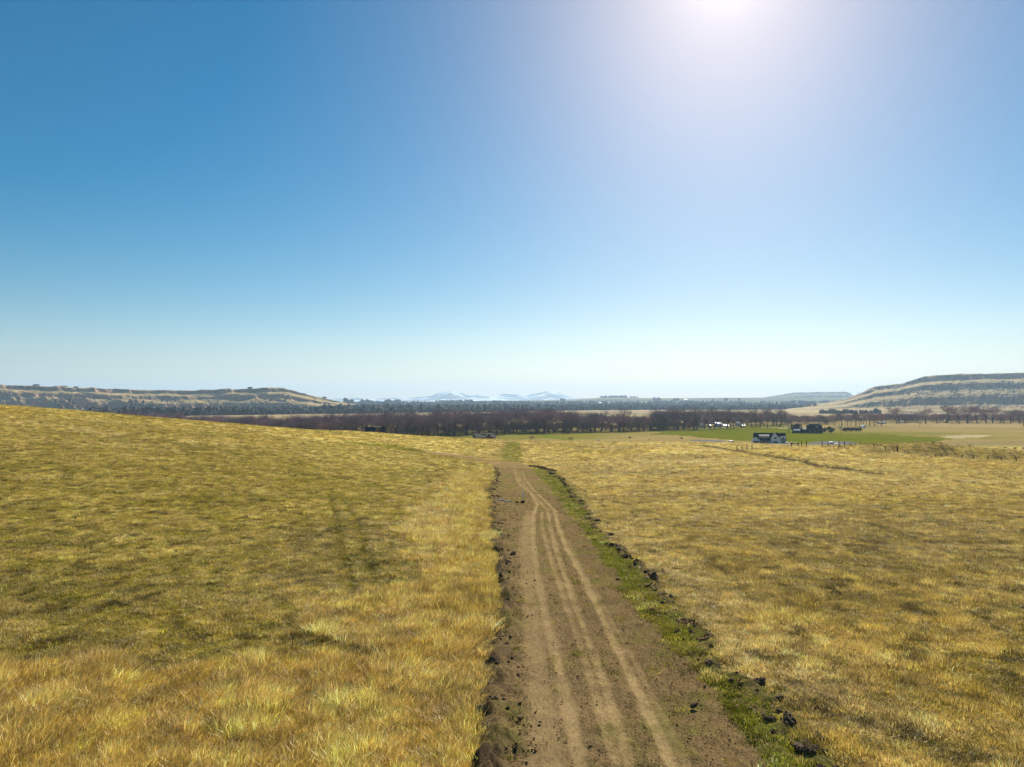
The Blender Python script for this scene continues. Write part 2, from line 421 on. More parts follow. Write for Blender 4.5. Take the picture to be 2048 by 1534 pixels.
    # beyond the river: bare tan fields, then blue-distance scrub slopes and pale uplands
    d2 = sstep(1500, 1900, y)
    c = mixc(c, np.array((.46, .34, .20)), d2 * .7)
    c = mixc(c, np.array((.20, .20, .08)), d2 * np.clip(1.2 * fbm(x * .2, y, 400, 2, 120) - .2, 0, .7))
    c = mixc(c, np.array((.055, .06, .035)), sstep(4450, 4750, y) * (1 - sstep(5250, 5500, y)) * .92)
    c = mixc(c, mixc(np.broadcast_to(np.array((.27, .23, .12)), np.shape(x) + (3,)), np.array((.09, .10, .05)), np.clip(.4 + 1.1 * fbm(x * .5, y, 700, 3, 121), 0, 1)), sstep(5300, 5800, y))
    return np.clip(c, .006, .78)

# ------------------------------------------------------------------ mesh helpers
def new_mesh(name, verts, faces, smooth=False):
    """verts (N,3) array; faces: list of lists, or an int array (M,k)"""
    me = bpy.data.meshes.new(name)
    verts = np.asarray(verts, np.float32)
    if isinstance(faces, np.ndarray):
        M, k = faces.shape
        me.vertices.add(len(verts)); me.vertices.foreach_set('co', verts.ravel())
        me.loops.add(M * k); me.loops.foreach_set('vertex_index', faces.astype(np.int32).ravel())
        me.polygons.add(M)
        me.polygons.foreach_set('loop_start', np.arange(0, M * k, k, dtype=np.int32))
        me.polygons.foreach_set('loop_total', np.full(M, k, np.int32))
        me.update(calc_edges=True)
    else:
        me.from_pydata([tuple(map(float, v)) for v in verts], [], faces)
        me.update()
    me.polygons.foreach_set('use_smooth', np.full(len(me.polygons), bool(smooth)))
    return me

def set_col(me, cols, name='tint'):
    at_ = me.attributes.new(name, 'FLOAT_COLOR', 'POINT')
    c4 = np.ones((len(cols), 4), np.float32); c4[:, :3] = cols
    at_.data.foreach_set('color', c4.ravel())

def set_float(me, v, name):
    a = me.attributes.new(name, 'FLOAT', 'POINT')
    a.data.foreach_set('value', np.asarray(v, np.float32))

def obj(name, me, mat=None, parent=None, kind=None, loc=None):
    o = bpy.data.objects.new(name, me)
    if mat is not None and me is not None and len(me.materials) == 0:
        me.materials.append(mat)
    C.objects.link(o)
    if parent is not None:
        o.parent = parent
    if kind:
        o['kind'] = kind
    if loc is not None:
        o.location = loc
    return o

def tag(o, label=None, cat=None, group=None):
    if label: o['label'] = label
    if cat: o['category'] = cat
    if group: o['group'] = group
    return o

def empty(name, loc, rz=0.0, label=None, cat=None, group=None):
    o = bpy.data.objects.new(name, None); C.objects.link(o)
    o.location = loc; o.rotation_euler = (0, 0, rz)
    o.empty_display_size = .3
    return tag(o, label, cat, group)

def grid_faces(nr, nc):
    i = np.arange(nr - 1)[:, None] * nc + np.arange(nc - 1)[None, :]
    i = i.ravel()
    return np.stack([i, i + 1, i + nc + 1, i + nc], 1)

# ------------------------------------------------------------------ materials
def mat_base(name, rough=0.9, spec=0.2):
    m = bpy.data.materials.new(name); m.use_nodes = True
    nt = m.node_tree; b = nt.nodes['Principled BSDF']
    b.inputs['Roughness'].default_value = rough
    b.inputs['Specular IOR Level'].default_value = spec
    return m, nt, nt.nodes, nt.links, b

def noise_node(nt, vec, scale, detail=4, rough=.6):
    n = nt.nodes.new('ShaderNodeTexNoise'); n.inputs['Scale'].default_value = scale
    n.inputs['Detail'].default_value = detail; n.inputs['Roughness'].default_value = rough
    nt.links.new(vec, n.inputs['Vector']); return n

def maprange(nt, src, a, b, c, d):
    n = nt.nodes.new('ShaderNodeMapRange'); nt.links.new(src, n.inputs[0])
    for i, v in enumerate((a, b, c, d)): n.inputs[i + 1].default_value = v
    return n.outputs[0]

def math_node(nt, op, a, b=None):
    n = nt.nodes.new('ShaderNodeMath'); n.operation = op
    for i, v in enumerate((a, b)):
        if v is None: continue
        if isinstance(v, (int, float)): n.inputs[i].default_value = v
        else: nt.links.new(v, n.inputs[i])
    return n.outputs[0]

def scale_col(nt, col, fac):
    n = nt.nodes.new('ShaderNodeVectorMath'); n.operation = 'SCALE'
    nt.links.new(col, n.inputs[0]); nt.links.new(fac, n.inputs['Scale'])
    return n.outputs[0]

def attr_col(nt, name='tint', kind='GEOMETRY'):
    n = nt.nodes.new('ShaderNodeAttribute'); n.attribute_name = name; n.attribute_type = kind
    return n

def plain_mat(name, col, rough=.8, spec=.3, var=.18, scale=1.5, metal=0.0, bump=0.0):
    m, nt, N, Lk, b = mat_base(name, rough, spec)
    tc = N.new('ShaderNodeTexCoord')
    n = noise_node(nt, tc.outputs['Object'], scale, 5)
    rgb = N.new('ShaderNodeRGB'); rgb.outputs[0].default_value = (*col, 1)
    f = maprange(nt, n.outputs[0], .3, .7, 1 - var, 1 + var)
    Lk.new(scale_col(nt, rgb.outputs[0], f), b.inputs['Base Color'])
    b.inputs['Metallic'].default_value = metal
    if bump:
        bp = N.new('ShaderNodeBump'); bp.inputs['Strength'].default_value = bump
        Lk.new(n.outputs[0], bp.inputs['Height']); Lk.new(bp.outputs[0], b.inputs['Normal'])
    return m

def ground_mat():
    m, nt, N, Lk, b = mat_base('ground_cover', 1.0, 0.0)
    geo = N.new('ShaderNodeNewGeometry'); pos = geo.outputs['Position']
    col = attr_col(nt).outputs['Color']
    n1 = noise_node(nt, pos, 5.0, 5, .7); n2 = noise_node(nt, pos, .55, 4, .65); n3 = noise_node(nt, pos, .06, 4, .6)
    f = math_node(nt, 'MULTIPLY', maprange(nt, n1.outputs[0], .3, .7, .62, 1.30), maprange(nt, n2.outputs[0], .3, .7, .78, 1.20))
    f = math_node(nt, 'MULTIPLY', f, maprange(nt, n3.outputs[0], .3, .7, .88, 1.12))
    Lk.new(scale_col(nt, col, f), b.inputs['Base Color'])
    bp = N.new('ShaderNodeBump'); bp.inputs['Strength'].default_value = .55; bp.inputs['Distance'].default_value = .10
    Lk.new(n1.outputs[0], bp.inputs['Height'])
    bp2 = N.new('ShaderNodeBump'); bp2.inputs['Strength'].default_value = .5; bp2.inputs['Distance'].default_value = .5
    Lk.new(n2.outputs[0], bp2.inputs['Height']); Lk.new(bp.outputs[0], bp2.inputs['Normal'])
    Lk.new(bp2.outputs[0], b.inputs['Normal'])
    return m

def hill_mat(name, grass=(.56, .365, .15), scrub=(.25, .17, .08), rock=(.40, .235, .15)):
    m, nt, N, Lk, b = mat_base(name, .95, .05)
    geo = N.new('ShaderNodeNewGeometry'); pos = geo.outputs['Position']
    mp = N.new('ShaderNodeMapping'); mp.inputs['Scale'].default_value = (1, 1, 3); Lk.new(pos, mp.inputs[0])
    n1 = noise_node(nt, mp.outputs[0], .012, 7, .68); n2 = noise_node(nt, mp.outputs[0], .05, 6, .7)
    sep = N.new('ShaderNodeSeparateXYZ'); Lk.new(geo.outputs['Normal'], sep.inputs[0])
    steep = maprange(nt, sep.outputs[2], .96, .78, 0, .8)
    def mix(fac, a, bb):
        n = N.new('ShaderNodeMix'); n.data_type = 'RGBA'; Lk.new(fac, n.inputs['Factor'])
        for s, v in (('A', a), ('B', bb)):
            tgt = [i for i in n.inputs if i.name == s and i.type == 'RGBA'][0]
            if isinstance(v, tuple): tgt.default_value = (*v, 1)
            else: Lk.new(v, tgt)
        return [o for o in n.outputs if o.type == 'RGBA'][0]
    c = mix(maprange(nt, n1.outputs[0], .42, .60, 0, 1), grass, (grass[0] * .62, grass[1] * .72, grass[2] * .55))
    c = mix(steep, c, rock)
    s2 = math_node(nt, 'MULTIPLY', maprange(nt, n2.outputs[0], .47, .66, 0, .6), maprange(nt, sep.outputs[2], .995, .90, .15, 1))
    c = mix(s2, c, scrub)
    c = mix(math_node(nt, 'MULTIPLY', attr_col(nt, 'band').outputs['Fac'], maprange(nt, n2.outputs[0], .38, .60, .15, .85)), c, (.10, .075, .05))
    Lk.new(c, b.inputs['Base Color'])
    bp = N.new('ShaderNodeBump'); bp.inputs['Strength'].default_value = .8; bp.inputs['Distance'].default_value = 9
    Lk.new(n2.outputs[0], bp.inputs['Height']); Lk.new(bp.outputs[0], b.inputs['Normal'])
    return m

def snow_mat():
    m, nt, N, Lk, b = mat_base('mountain_snow_and_rock', .9, .1)
    geo = N.new('ShaderNodeNewGeometry'); mp = N.new('ShaderNodeMapping'); mp.inputs['Scale'].default_value = (1, 1, 2.5)
    Lk.new(geo.outputs['Position'], mp.inputs[0])
    n1 = noise_node(nt, mp.outputs[0], .0018, 7, .65)
    cr = N.new('ShaderNodeValToRGB'); cr.color_ramp.elements[0].position = .47; cr.color_ramp.elements[1].position = .56
    cr.color_ramp.elements[0].color = (.02, .05, .09, 1); cr.color_ramp.elements[1].color = (.85, .87, .9, 1)
    Lk.new(n1.outputs[0], cr.inputs[0]); Lk.new(cr.outputs[0], b.inputs['Base Color'])
    return m
# ================================================================== the land
def build_ground():
    th = np.concatenate([np.arange(-180, -48, 3.0), np.arange(-48, 48, .125), np.arange(48, 180.1, 3.0)])
    rr = np.concatenate([[0.0, 1.5, 3, 4.5], np.geomspace(5.6, 9500, 335), np.geomspace(10500, 28000, 14)])
    T, RR = np.meshgrid(np.radians(th), rr)
    x = (RR * np.sin(T)).ravel(); y = (RR * np.cos(T)).ravel()
    z = ground_z(x, y)
    Z = zones(x, y)
    # bed for the dirt road sheet
    inset = (y < ROAD_END - .5) & (x > road_l(y) + .25) & (x < road_r(y) - .25)
    z = z - .16 * inset
    c = cover(x, y, Z)
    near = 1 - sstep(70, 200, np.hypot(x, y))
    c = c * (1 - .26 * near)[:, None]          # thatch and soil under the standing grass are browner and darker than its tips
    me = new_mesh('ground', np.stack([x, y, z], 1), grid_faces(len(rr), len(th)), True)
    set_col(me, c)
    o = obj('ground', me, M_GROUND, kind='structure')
    return o
M_GROUND = ground_mat()
build_ground()

def build_mesa(name, zf, px0, px1, n, d0, d1, rim, nr, mat):
    px = np.linspace(px0, px1, n)
    rr = np.concatenate([np.linspace(d0, rim * 1.03, nr), np.linspace(rim * 1.05, d1, 12)])
    P, D = np.meshgrid(px, rr)
    x = ((P - 1024) / F * D).ravel(); y = D.ravel()
    z = zf(x, y)
    me = new_mesh(name, np.stack([x, y, z], 1), grid_faces(len(rr), n), False)
    ztop = zf((px - 1024) / F * rim * 1.02, np.full(n, rim * 1.02)); q = np.clip((z.reshape(len(rr), n) + 26) / np.maximum(ztop + 26, 8)[None, :], 0, 1.2).ravel()
    j = q + .05 * fbm(x, y, 120, 3, 320)
    band = np.exp(-((j - .90) / .06) ** 2) + .9 * np.exp(-((j - .57) / .07) ** 2) + .9 * np.exp(-((j - .30) / .08) ** 2) * (px0 > 1000) + .5 * np.exp(-((j - .22) / .08) ** 2) * (px0 < 0)
    band = band * np.clip(.55 + 1.3 * fbm(x * .7, y, 80, 5, 321, .65), 0, 1.2) * (q < .985)
    set_float(me, np.clip(band, 0, 1), 'band')
    return obj(name, me, mat, kind='structure')
M_HILL = hill_mat('dry_bluff')
M_HILL2 = hill_mat('far_bluff', (.22, .20, .10), (.06, .07, .04))
build_mesa('mesa_hill', left_mesa_z, -750, 895, 900, 2700, 5850, 3300, 140, M_HILL)
build_mesa('mesa_hill', right_mesa_z, 1490, 2900, 800, 2290, 6250, 3700, 150, M_HILL)
build_mesa('mesa_hill', far_mesa_z, 1425, 1765, 260, 7190, 11300, 8800, 60, M_HILL2)

MTN = np.array([(300, 806), (560, 803), (640, 800), (660, 797.5), (690, 797), (715, 795.5), (735, 798), (770, 797), (790, 796), (815, 797.5), (835, 794.5), (860, 792), (868, 790), (880, 784.5),
                (900, 781), (915, 783), (935, 788), (955, 789), (985, 791), (1005, 787.5), (1035, 786), (1055, 789), (1075, 786.5), (1088, 784), (1105, 784), (1118, 786), (1135, 792),
                (1150, 796), (1250, 799), (1500, 800), (1680, 790), (1712, 782), (1735, 784), (1760, 792), (1900, 798)], float)
def build_mountains():
    px = np.linspace(300, 1900, 900); D = np.concatenate([np.linspace(14000, 17400, 40), np.linspace(17500, 18600, 6)])
    P, DD = np.meshgrid(px, D)
    x = (P - 1024) / F * DD; y = DD
    top = CAM_Z + (805 - np.interp(P, MTN[:, 0], MTN[:, 1])) / F * 17400
    t = np.clip((DD - 14000) / 3400, 0, 1)
    rid = np.abs(fbm(x, y * .5, 1050, 5, 501, .55))
    z = -20 + (top + 20) * (t ** 1.3) * (1 - .55 * rid * (1 - t ** 6)) 
    z = z + np.maximum(top, 0) * .05 * fbm(x, y, 210, 3, 507) * t
    z = np.where(DD > 17900, z * .3, z)
    me = new_mesh('mountains', np.stack([x.ravel(), y.ravel(), z.ravel()], 1), grid_faces(len(D), len(px)), False)
    obj('mountains', me, snow_mat(), kind='structure')
build_mountains()

# air between the camera and the far hills
def build_haze():
    s = 28600.0
    v = [(a * s, b * s, c) for c in (-46.0, 640.0) for b in (-1, 1) for a in (-1, 1)]
    f = [[0, 2, 3, 1], [4, 5, 7, 6], [0, 1, 5, 4], [2, 6, 7, 3], [0, 4, 6, 2], [1, 3, 7, 5]]
    me = new_mesh('haze', v, f)
    m = bpy.data.materials.new('haze_air'); m.use_nodes = True
    nt = m.node_tree; nt.nodes.clear()
    o = nt.nodes.new('ShaderNodeOutputMaterial'); pv = nt.nodes.new('ShaderNodeVolumePrincipled')
    pv.inputs['Color'].default_value = (.56, .78, 1.0, 1)
    pv.inputs['Density'].default_value = 6.3e-5
    pv.inputs['Anisotropy'].default_value = 0.25
    nt.links.new(pv.outputs[0], o.inputs['Volume'])
    obj('haze', me, m, kind='stuff')
build_haze()
# ================================================================== the dirt road
def soil_mat():
    m, nt, N, Lk, b = mat_base('road_soil', 1.0, .0)
    geo = N.new('ShaderNodeNewGeometry'); pos = geo.outputs['Position']
    col = attr_col(nt).outputs['Color']
    mp = N.new('ShaderNodeMapping'); mp.inputs['Rotation'].default_value = (0, 0, .5); mp.inputs['Scale'].default_value = (1.6, .8, 1); Lk.new(pos, mp.inputs[0])
    n1 = noise_node(nt, mp.outputs[0], 9.0, 6, .72); n2 = noise_node(nt, pos, 1.3, 5, .6); n4 = noise_node(nt, mp.outputs[0], 26.0, 3, .6)
    rough = attr_col(nt, 'rough').outputs['Fac']
    f1 = maprange(nt, n1.outputs[0], .3, .7, .60, 1.30)
    f = math_node(nt, 'MULTIPLY', f1, maprange(nt, n2.outputs[0], .3, .7, .88, 1.12))
    Lk.new(scale_col(nt, col, f), b.inputs['Base Color'])
    bp = N.new('ShaderNodeBump'); bp.inputs['Distance'].default_value = .085
    Lk.new(math_node(nt, 'MULTIPLY', rough, .9), bp.inputs['Strength']); Lk.new(n1.outputs[0], bp.inputs['Height'])
    bp2 = N.new('ShaderNodeBump'); bp2.inputs['Distance'].default_value = .03; bp2.inputs['Strength'].default_value = .7
    Lk.new(n4.outputs[0], bp2.inputs['Height']); Lk.new(bp.outputs[0], bp2.inputs['Normal'])
    Lk.new(bp2.outputs[0], b.inputs['Normal'])
    return m
M_SOIL = soil_mat()

def track_val(x, y):
    v = np.zeros(np.shape(x))
    for (ys, xs), w, s in TRK:
        k = np.abs(x - np.interp(y, ys, xs))
        ww = w * (1 + .15 * fbm(y, y * 0 + w * 50, 3, 2, 140))
        ww = ww * (1 + .35 * fbm(x * 0 + w * 30, y, .7, 3, 142, .6))
        v = np.maximum(v, s * np.clip(1.6 - k / ww * 1.15, 0, 1) * (.72 + .45 * fbm(x, y, .5, 3, 141, .6)) * (y <= ys[-1]))
    return np.clip(v, 0, 1)

def build_road():
    ys = [-12.0]
    while ys[-1] < ROAD_END:
        ys.append(ys[-1] + max(.10, abs(ys[-1]) ** 1.5 * .0022))
    ys[-1] = ROAD_END
    ys = np.array(ys); ncol = 150
    l = road_l(ys) - .35; r = road_r(ys) + .35
    u = np.linspace(0, 1, ncol)
    x = l[:, None] * (1 - u) + r[:, None] * u; y = np.repeat(ys[:, None], ncol, 1)
    dl = x - road_l(y); dr = road_r(y) - x
    edge = np.minimum(dl, dr)
    tr = track_val(x, y)
    z = ground_z(x, y)
    base = -.035 + .0 * x
    n_hi = fbm(x, y, .28, 4, 150, .6); n_mid = fbm(x, y, .9, 3, 151)
    rough = 1 - .85 * np.clip(tr * 1.3, 0, 1)
    smoothband = np.exp(-((dl - .13 * (road_r(y) - road_l(y)) - .6) / .6) ** 2) * (y < 45) * .5
    side = 1 - sstep(.2, 1.6, dl) ; side_r = 1 - sstep(.2, 1.2, dr)
    rough = np.clip(rough - smoothband + .0, .1, 1)
    h = base + (.040 + .06 * np.exp(-((dl - .2) / .6) ** 2) + .05 * np.exp(-((dr - .2) / .6) ** 2)) * rough * n_hi + .02 * n_mid - .034 * tr
    # heaped sod along both edges
    h = h + np.exp(-((dl - .18) / .24) ** 2) * (.08 + .26 * np.clip(fbm(x, y, .5, 4, 152, .65) + .05, 0, 1.0)) + side * .09 * np.abs(fbm(x, y, .30, 3, 153, .65))
    h = h + np.exp(-((dr - .12) / .22) ** 2) * (.02 + .09 * np.clip(fbm(x, y, .45, 4, 154, .7), 0, 1.0)) + side_r * .03 * np.abs(fbm(x, y, .35, 3, 155))
    k = sstep(-.32, 0.0, edge)
    z = z + h * k - .10 * (1 - k)
    k2 = sstep(ROAD_END - 4, ROAD_END, y); z = z - .0 * k2
    verge = ((x > road_i(y)) * 1.0)
    c = mixc(np.broadcast_to(SOIL * .86, x.shape + (3,)), np.array((.375, .262, .118)), np.clip(tr * 1.15, 0, 1) * .80)
    c = mixc(c, np.array((.26, .17, .085)), smoothband * .8)
    c = mixc(c, np.array((.17, .12, .06)), np.clip(.5 * fbm(x, y, 1.4, 4, 156, .6) + .1, 0, .7) * (1 - tr))
    grn = np.clip(fbm(x, y, 1.0, 5, 157, .65) * .9 + .02, 0, .6) * (1 - tr) * (1 - smoothband)
    c = mixc(c, np.array((.16, .16, .03)), grn)
    c = mixc(c, np.array((.15, .16, .025)), verge * np.clip(.62 + .6 * fbm(x, y, 1.0, 4, 158, .6), 0, .9))
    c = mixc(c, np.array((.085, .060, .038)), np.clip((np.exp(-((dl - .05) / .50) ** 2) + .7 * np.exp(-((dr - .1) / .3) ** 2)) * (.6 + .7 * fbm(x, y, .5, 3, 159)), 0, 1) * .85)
    me = new_mesh('dirt_road', np.stack([x.ravel(), y.ravel(), z.ravel()], 1), grid_faces(len(ys), ncol), True)
    set_col(me, np.clip(c, .01, .8).reshape(-1, 3)); set_float(me, rough.ravel(), 'rough')
    obj('dirt_road', me, M_SOIL, kind='structure')
build_road()
def road_top(x, y):
    return ground_z(x, y) - .03

# ================================================================== standing grass (nobody could count it)
def grass_mat():
    m = bpy.data.materials.new('grass_blades'); m.use_nodes = True
    nt = m.node_tree; N = nt.nodes; N.clear(); Lk = nt.links
    out = N.new('ShaderNodeOutputMaterial')
    t = attr_col(nt, 'tint', 'INSTANCER').outputs['Color']
    bl = attr_col(nt, 'bl').outputs['Fac']
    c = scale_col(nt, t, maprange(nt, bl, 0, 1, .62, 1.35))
    d = N.new('ShaderNodeBsdfDiffuse'); tr = N.new('ShaderNodeBsdfTranslucent'); mx = N.new('ShaderNodeMixShader')
    gl = N.new('ShaderNodeBsdfGlossy'); gl.inputs['Roughness'].default_value = .45; gl.inputs['Color'].default_value = (.9, .85, .75, 1)
    mx2 = N.new('ShaderNodeMixShader'); mx2.inputs[0].default_value = .04
    mx.inputs[0].default_value = .42
    Lk.new(c, d.inputs[0]); Lk.new(c, tr.inputs[0])
    Lk.new(d.outputs[0], mx.inputs[1]); Lk.new(tr.outputs[0], mx.inputs[2])
    Lk.new(mx.outputs[0], mx2.inputs[1]); Lk.new(gl.outputs[0], mx2.inputs[2])
    Lk.new(mx2.outputs[0], out.inputs[0])
    return m
M_GRASS = grass_mat()

def make_tuft(name, seed, n, h0, h1, w, spread, lean, splay):
    rg = np.random.default_rng(seed)
    V, Fc, B = [], [], []
    for i in range(n):
        a = rg.uniform(0, 2 * math.pi); rad = spread * math.sqrt(rg.uniform())
        bx, by = rad * math.cos(a), rad * math.sin(a)
        h = rg.uniform(h0, h1) * (1.3 if i < 3 and h1 > .3 else 1)
        sp = splay * rg.uniform(.2, 1.0)
        dx, dy = lean + math.cos(a) * sp, math.sin(a) * sp + rg.uniform(-.15, .15)
        fa = rg.uniform(0, math.pi); wx, wy = w * math.cos(fa) * .5, w * math.sin(fa) * .5
        zc = h * rg.uniform(.55, .8)
        m1 = (bx + dx * h * .35, by + dy * h * .35, zc * .72); tp = (bx + dx * h * 1.05, by + dy * h * 1.05, h * rg.uniform(.75, 1) / math.sqrt(1 + (lean * 1.0) ** 2))
        k = len(V)
        V += [(bx - wx, by - wy, -.02), (bx + wx, by + wy, -.02), (m1[0] + wx * .8, m1[1] + wy * .8, m1[2]), (m1[0] - wx * .8, m1[1] - wy * .8, m1[2]), tp]
        Fc += [[k, k + 1, k + 2, k + 3], [k + 3, k + 2, k + 4]]
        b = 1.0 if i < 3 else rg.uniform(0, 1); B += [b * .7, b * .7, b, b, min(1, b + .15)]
    me = new_mesh(name, np.array(V), Fc)
    set_float(me, B, 'bl')
    me.materials.append(M_GRASS)
    return me

def coll_of(name, meshes):
    c = bpy.data.collections.new(name)
    for i, me in enumerate(meshes):
        o = bpy.data.objects.new(me.name, me); c.objects.link(o)
    return c

_NG = {}
def scatter(name, coll, p, rot, scl, tint, var, kind='stuff'):
    """one object whose points carry instanced clumps"""
    me = bpy.data.meshes.new(name)
    me.vertices.add(len(p)); me.vertices.foreach_set('co', np.asarray(p, np.float32).ravel())
    set_col(me, tint)
    me.attributes.new('rot', 'FLOAT_VECTOR', 'POINT').data.foreach_set('vector', np.asarray(rot, np.float32).ravel())
    me.attributes.new('scl', 'FLOAT_VECTOR', 'POINT').data.foreach_set('vector', np.asarray(scl, np.float32).ravel())
    me.attributes.new('var', 'INT', 'POINT').data.foreach_set('value', np.asarray(var, np.int32))
    o = obj(name, me, kind=kind)
    ng = bpy.data.node_groups.new(name, 'GeometryNodeTree')
    ng.interface.new_socket('Geometry', in_out='INPUT', socket_type='NodeSocketGeometry')
    ng.interface.new_socket('Geometry', in_out='OUTPUT', socket_type='NodeSocketGeometry')
    N, Lk = ng.nodes, ng.links
    gi, go = N.new('NodeGroupInput'), N.new('NodeGroupOutput')
    ci = N.new('GeometryNodeCollectionInfo'); ci.inputs[0].default_value = coll
    ci.inputs['Separate Children'].default_value = True; ci.inputs['Reset Children'].default_value = True
    ip = N.new('GeometryNodeInstanceOnPoints'); ip.inputs['Pick Instance'].default_value = True
    def na(nm, ty):
        n = N.new('GeometryNodeInputNamedAttribute'); n.data_type = ty; n.inputs[0].default_value = nm
        return n.outputs[0]
    er = N.new('FunctionNodeEulerToRotation'); Lk.new(na('rot', 'FLOAT_VECTOR'), er.inputs[0])
    Lk.new(gi.outputs[0], ip.inputs['Points']); Lk.new(ci.outputs[0], ip.inputs['Instance'])
    Lk.new(na('var', 'INT'), ip.inputs['Instance Index']); Lk.new(er.outputs[0], ip.inputs['Rotation']); Lk.new(na('scl', 'FLOAT_VECTOR'), ip.inputs['Scale'])
    Lk.new(ip.outputs[0], go.inputs[0])
    md = o.modifiers.new('scatter', 'NODES'); md.node_group = ng
    return o

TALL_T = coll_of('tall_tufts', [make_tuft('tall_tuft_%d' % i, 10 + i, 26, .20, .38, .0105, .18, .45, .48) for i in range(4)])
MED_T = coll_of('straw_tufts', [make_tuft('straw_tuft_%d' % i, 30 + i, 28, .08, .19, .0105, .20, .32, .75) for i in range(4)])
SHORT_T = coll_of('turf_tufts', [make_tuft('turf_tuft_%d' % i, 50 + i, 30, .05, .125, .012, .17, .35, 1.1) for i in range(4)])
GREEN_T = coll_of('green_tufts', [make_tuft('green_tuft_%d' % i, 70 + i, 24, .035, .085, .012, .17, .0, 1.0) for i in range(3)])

def sample_band(rg, d0, d1, dens, amax=42.5):
    """uniform random ground points in the view's sector between two depths"""
    ta = math.tan(R(amax)); w1 = d1 * ta + 6
    n = int(2 * w1 * (d1 - d0) * dens)
    x = rg.uniform(-w1, w1, n); y = rg.uniform(d0, d1, n)
    k = np.abs(x) < y * ta + 6
    return x[k], y[k]

def edge_r(x, y):
    return np.exp(-((road_r(y) - x) / .45) ** 2)

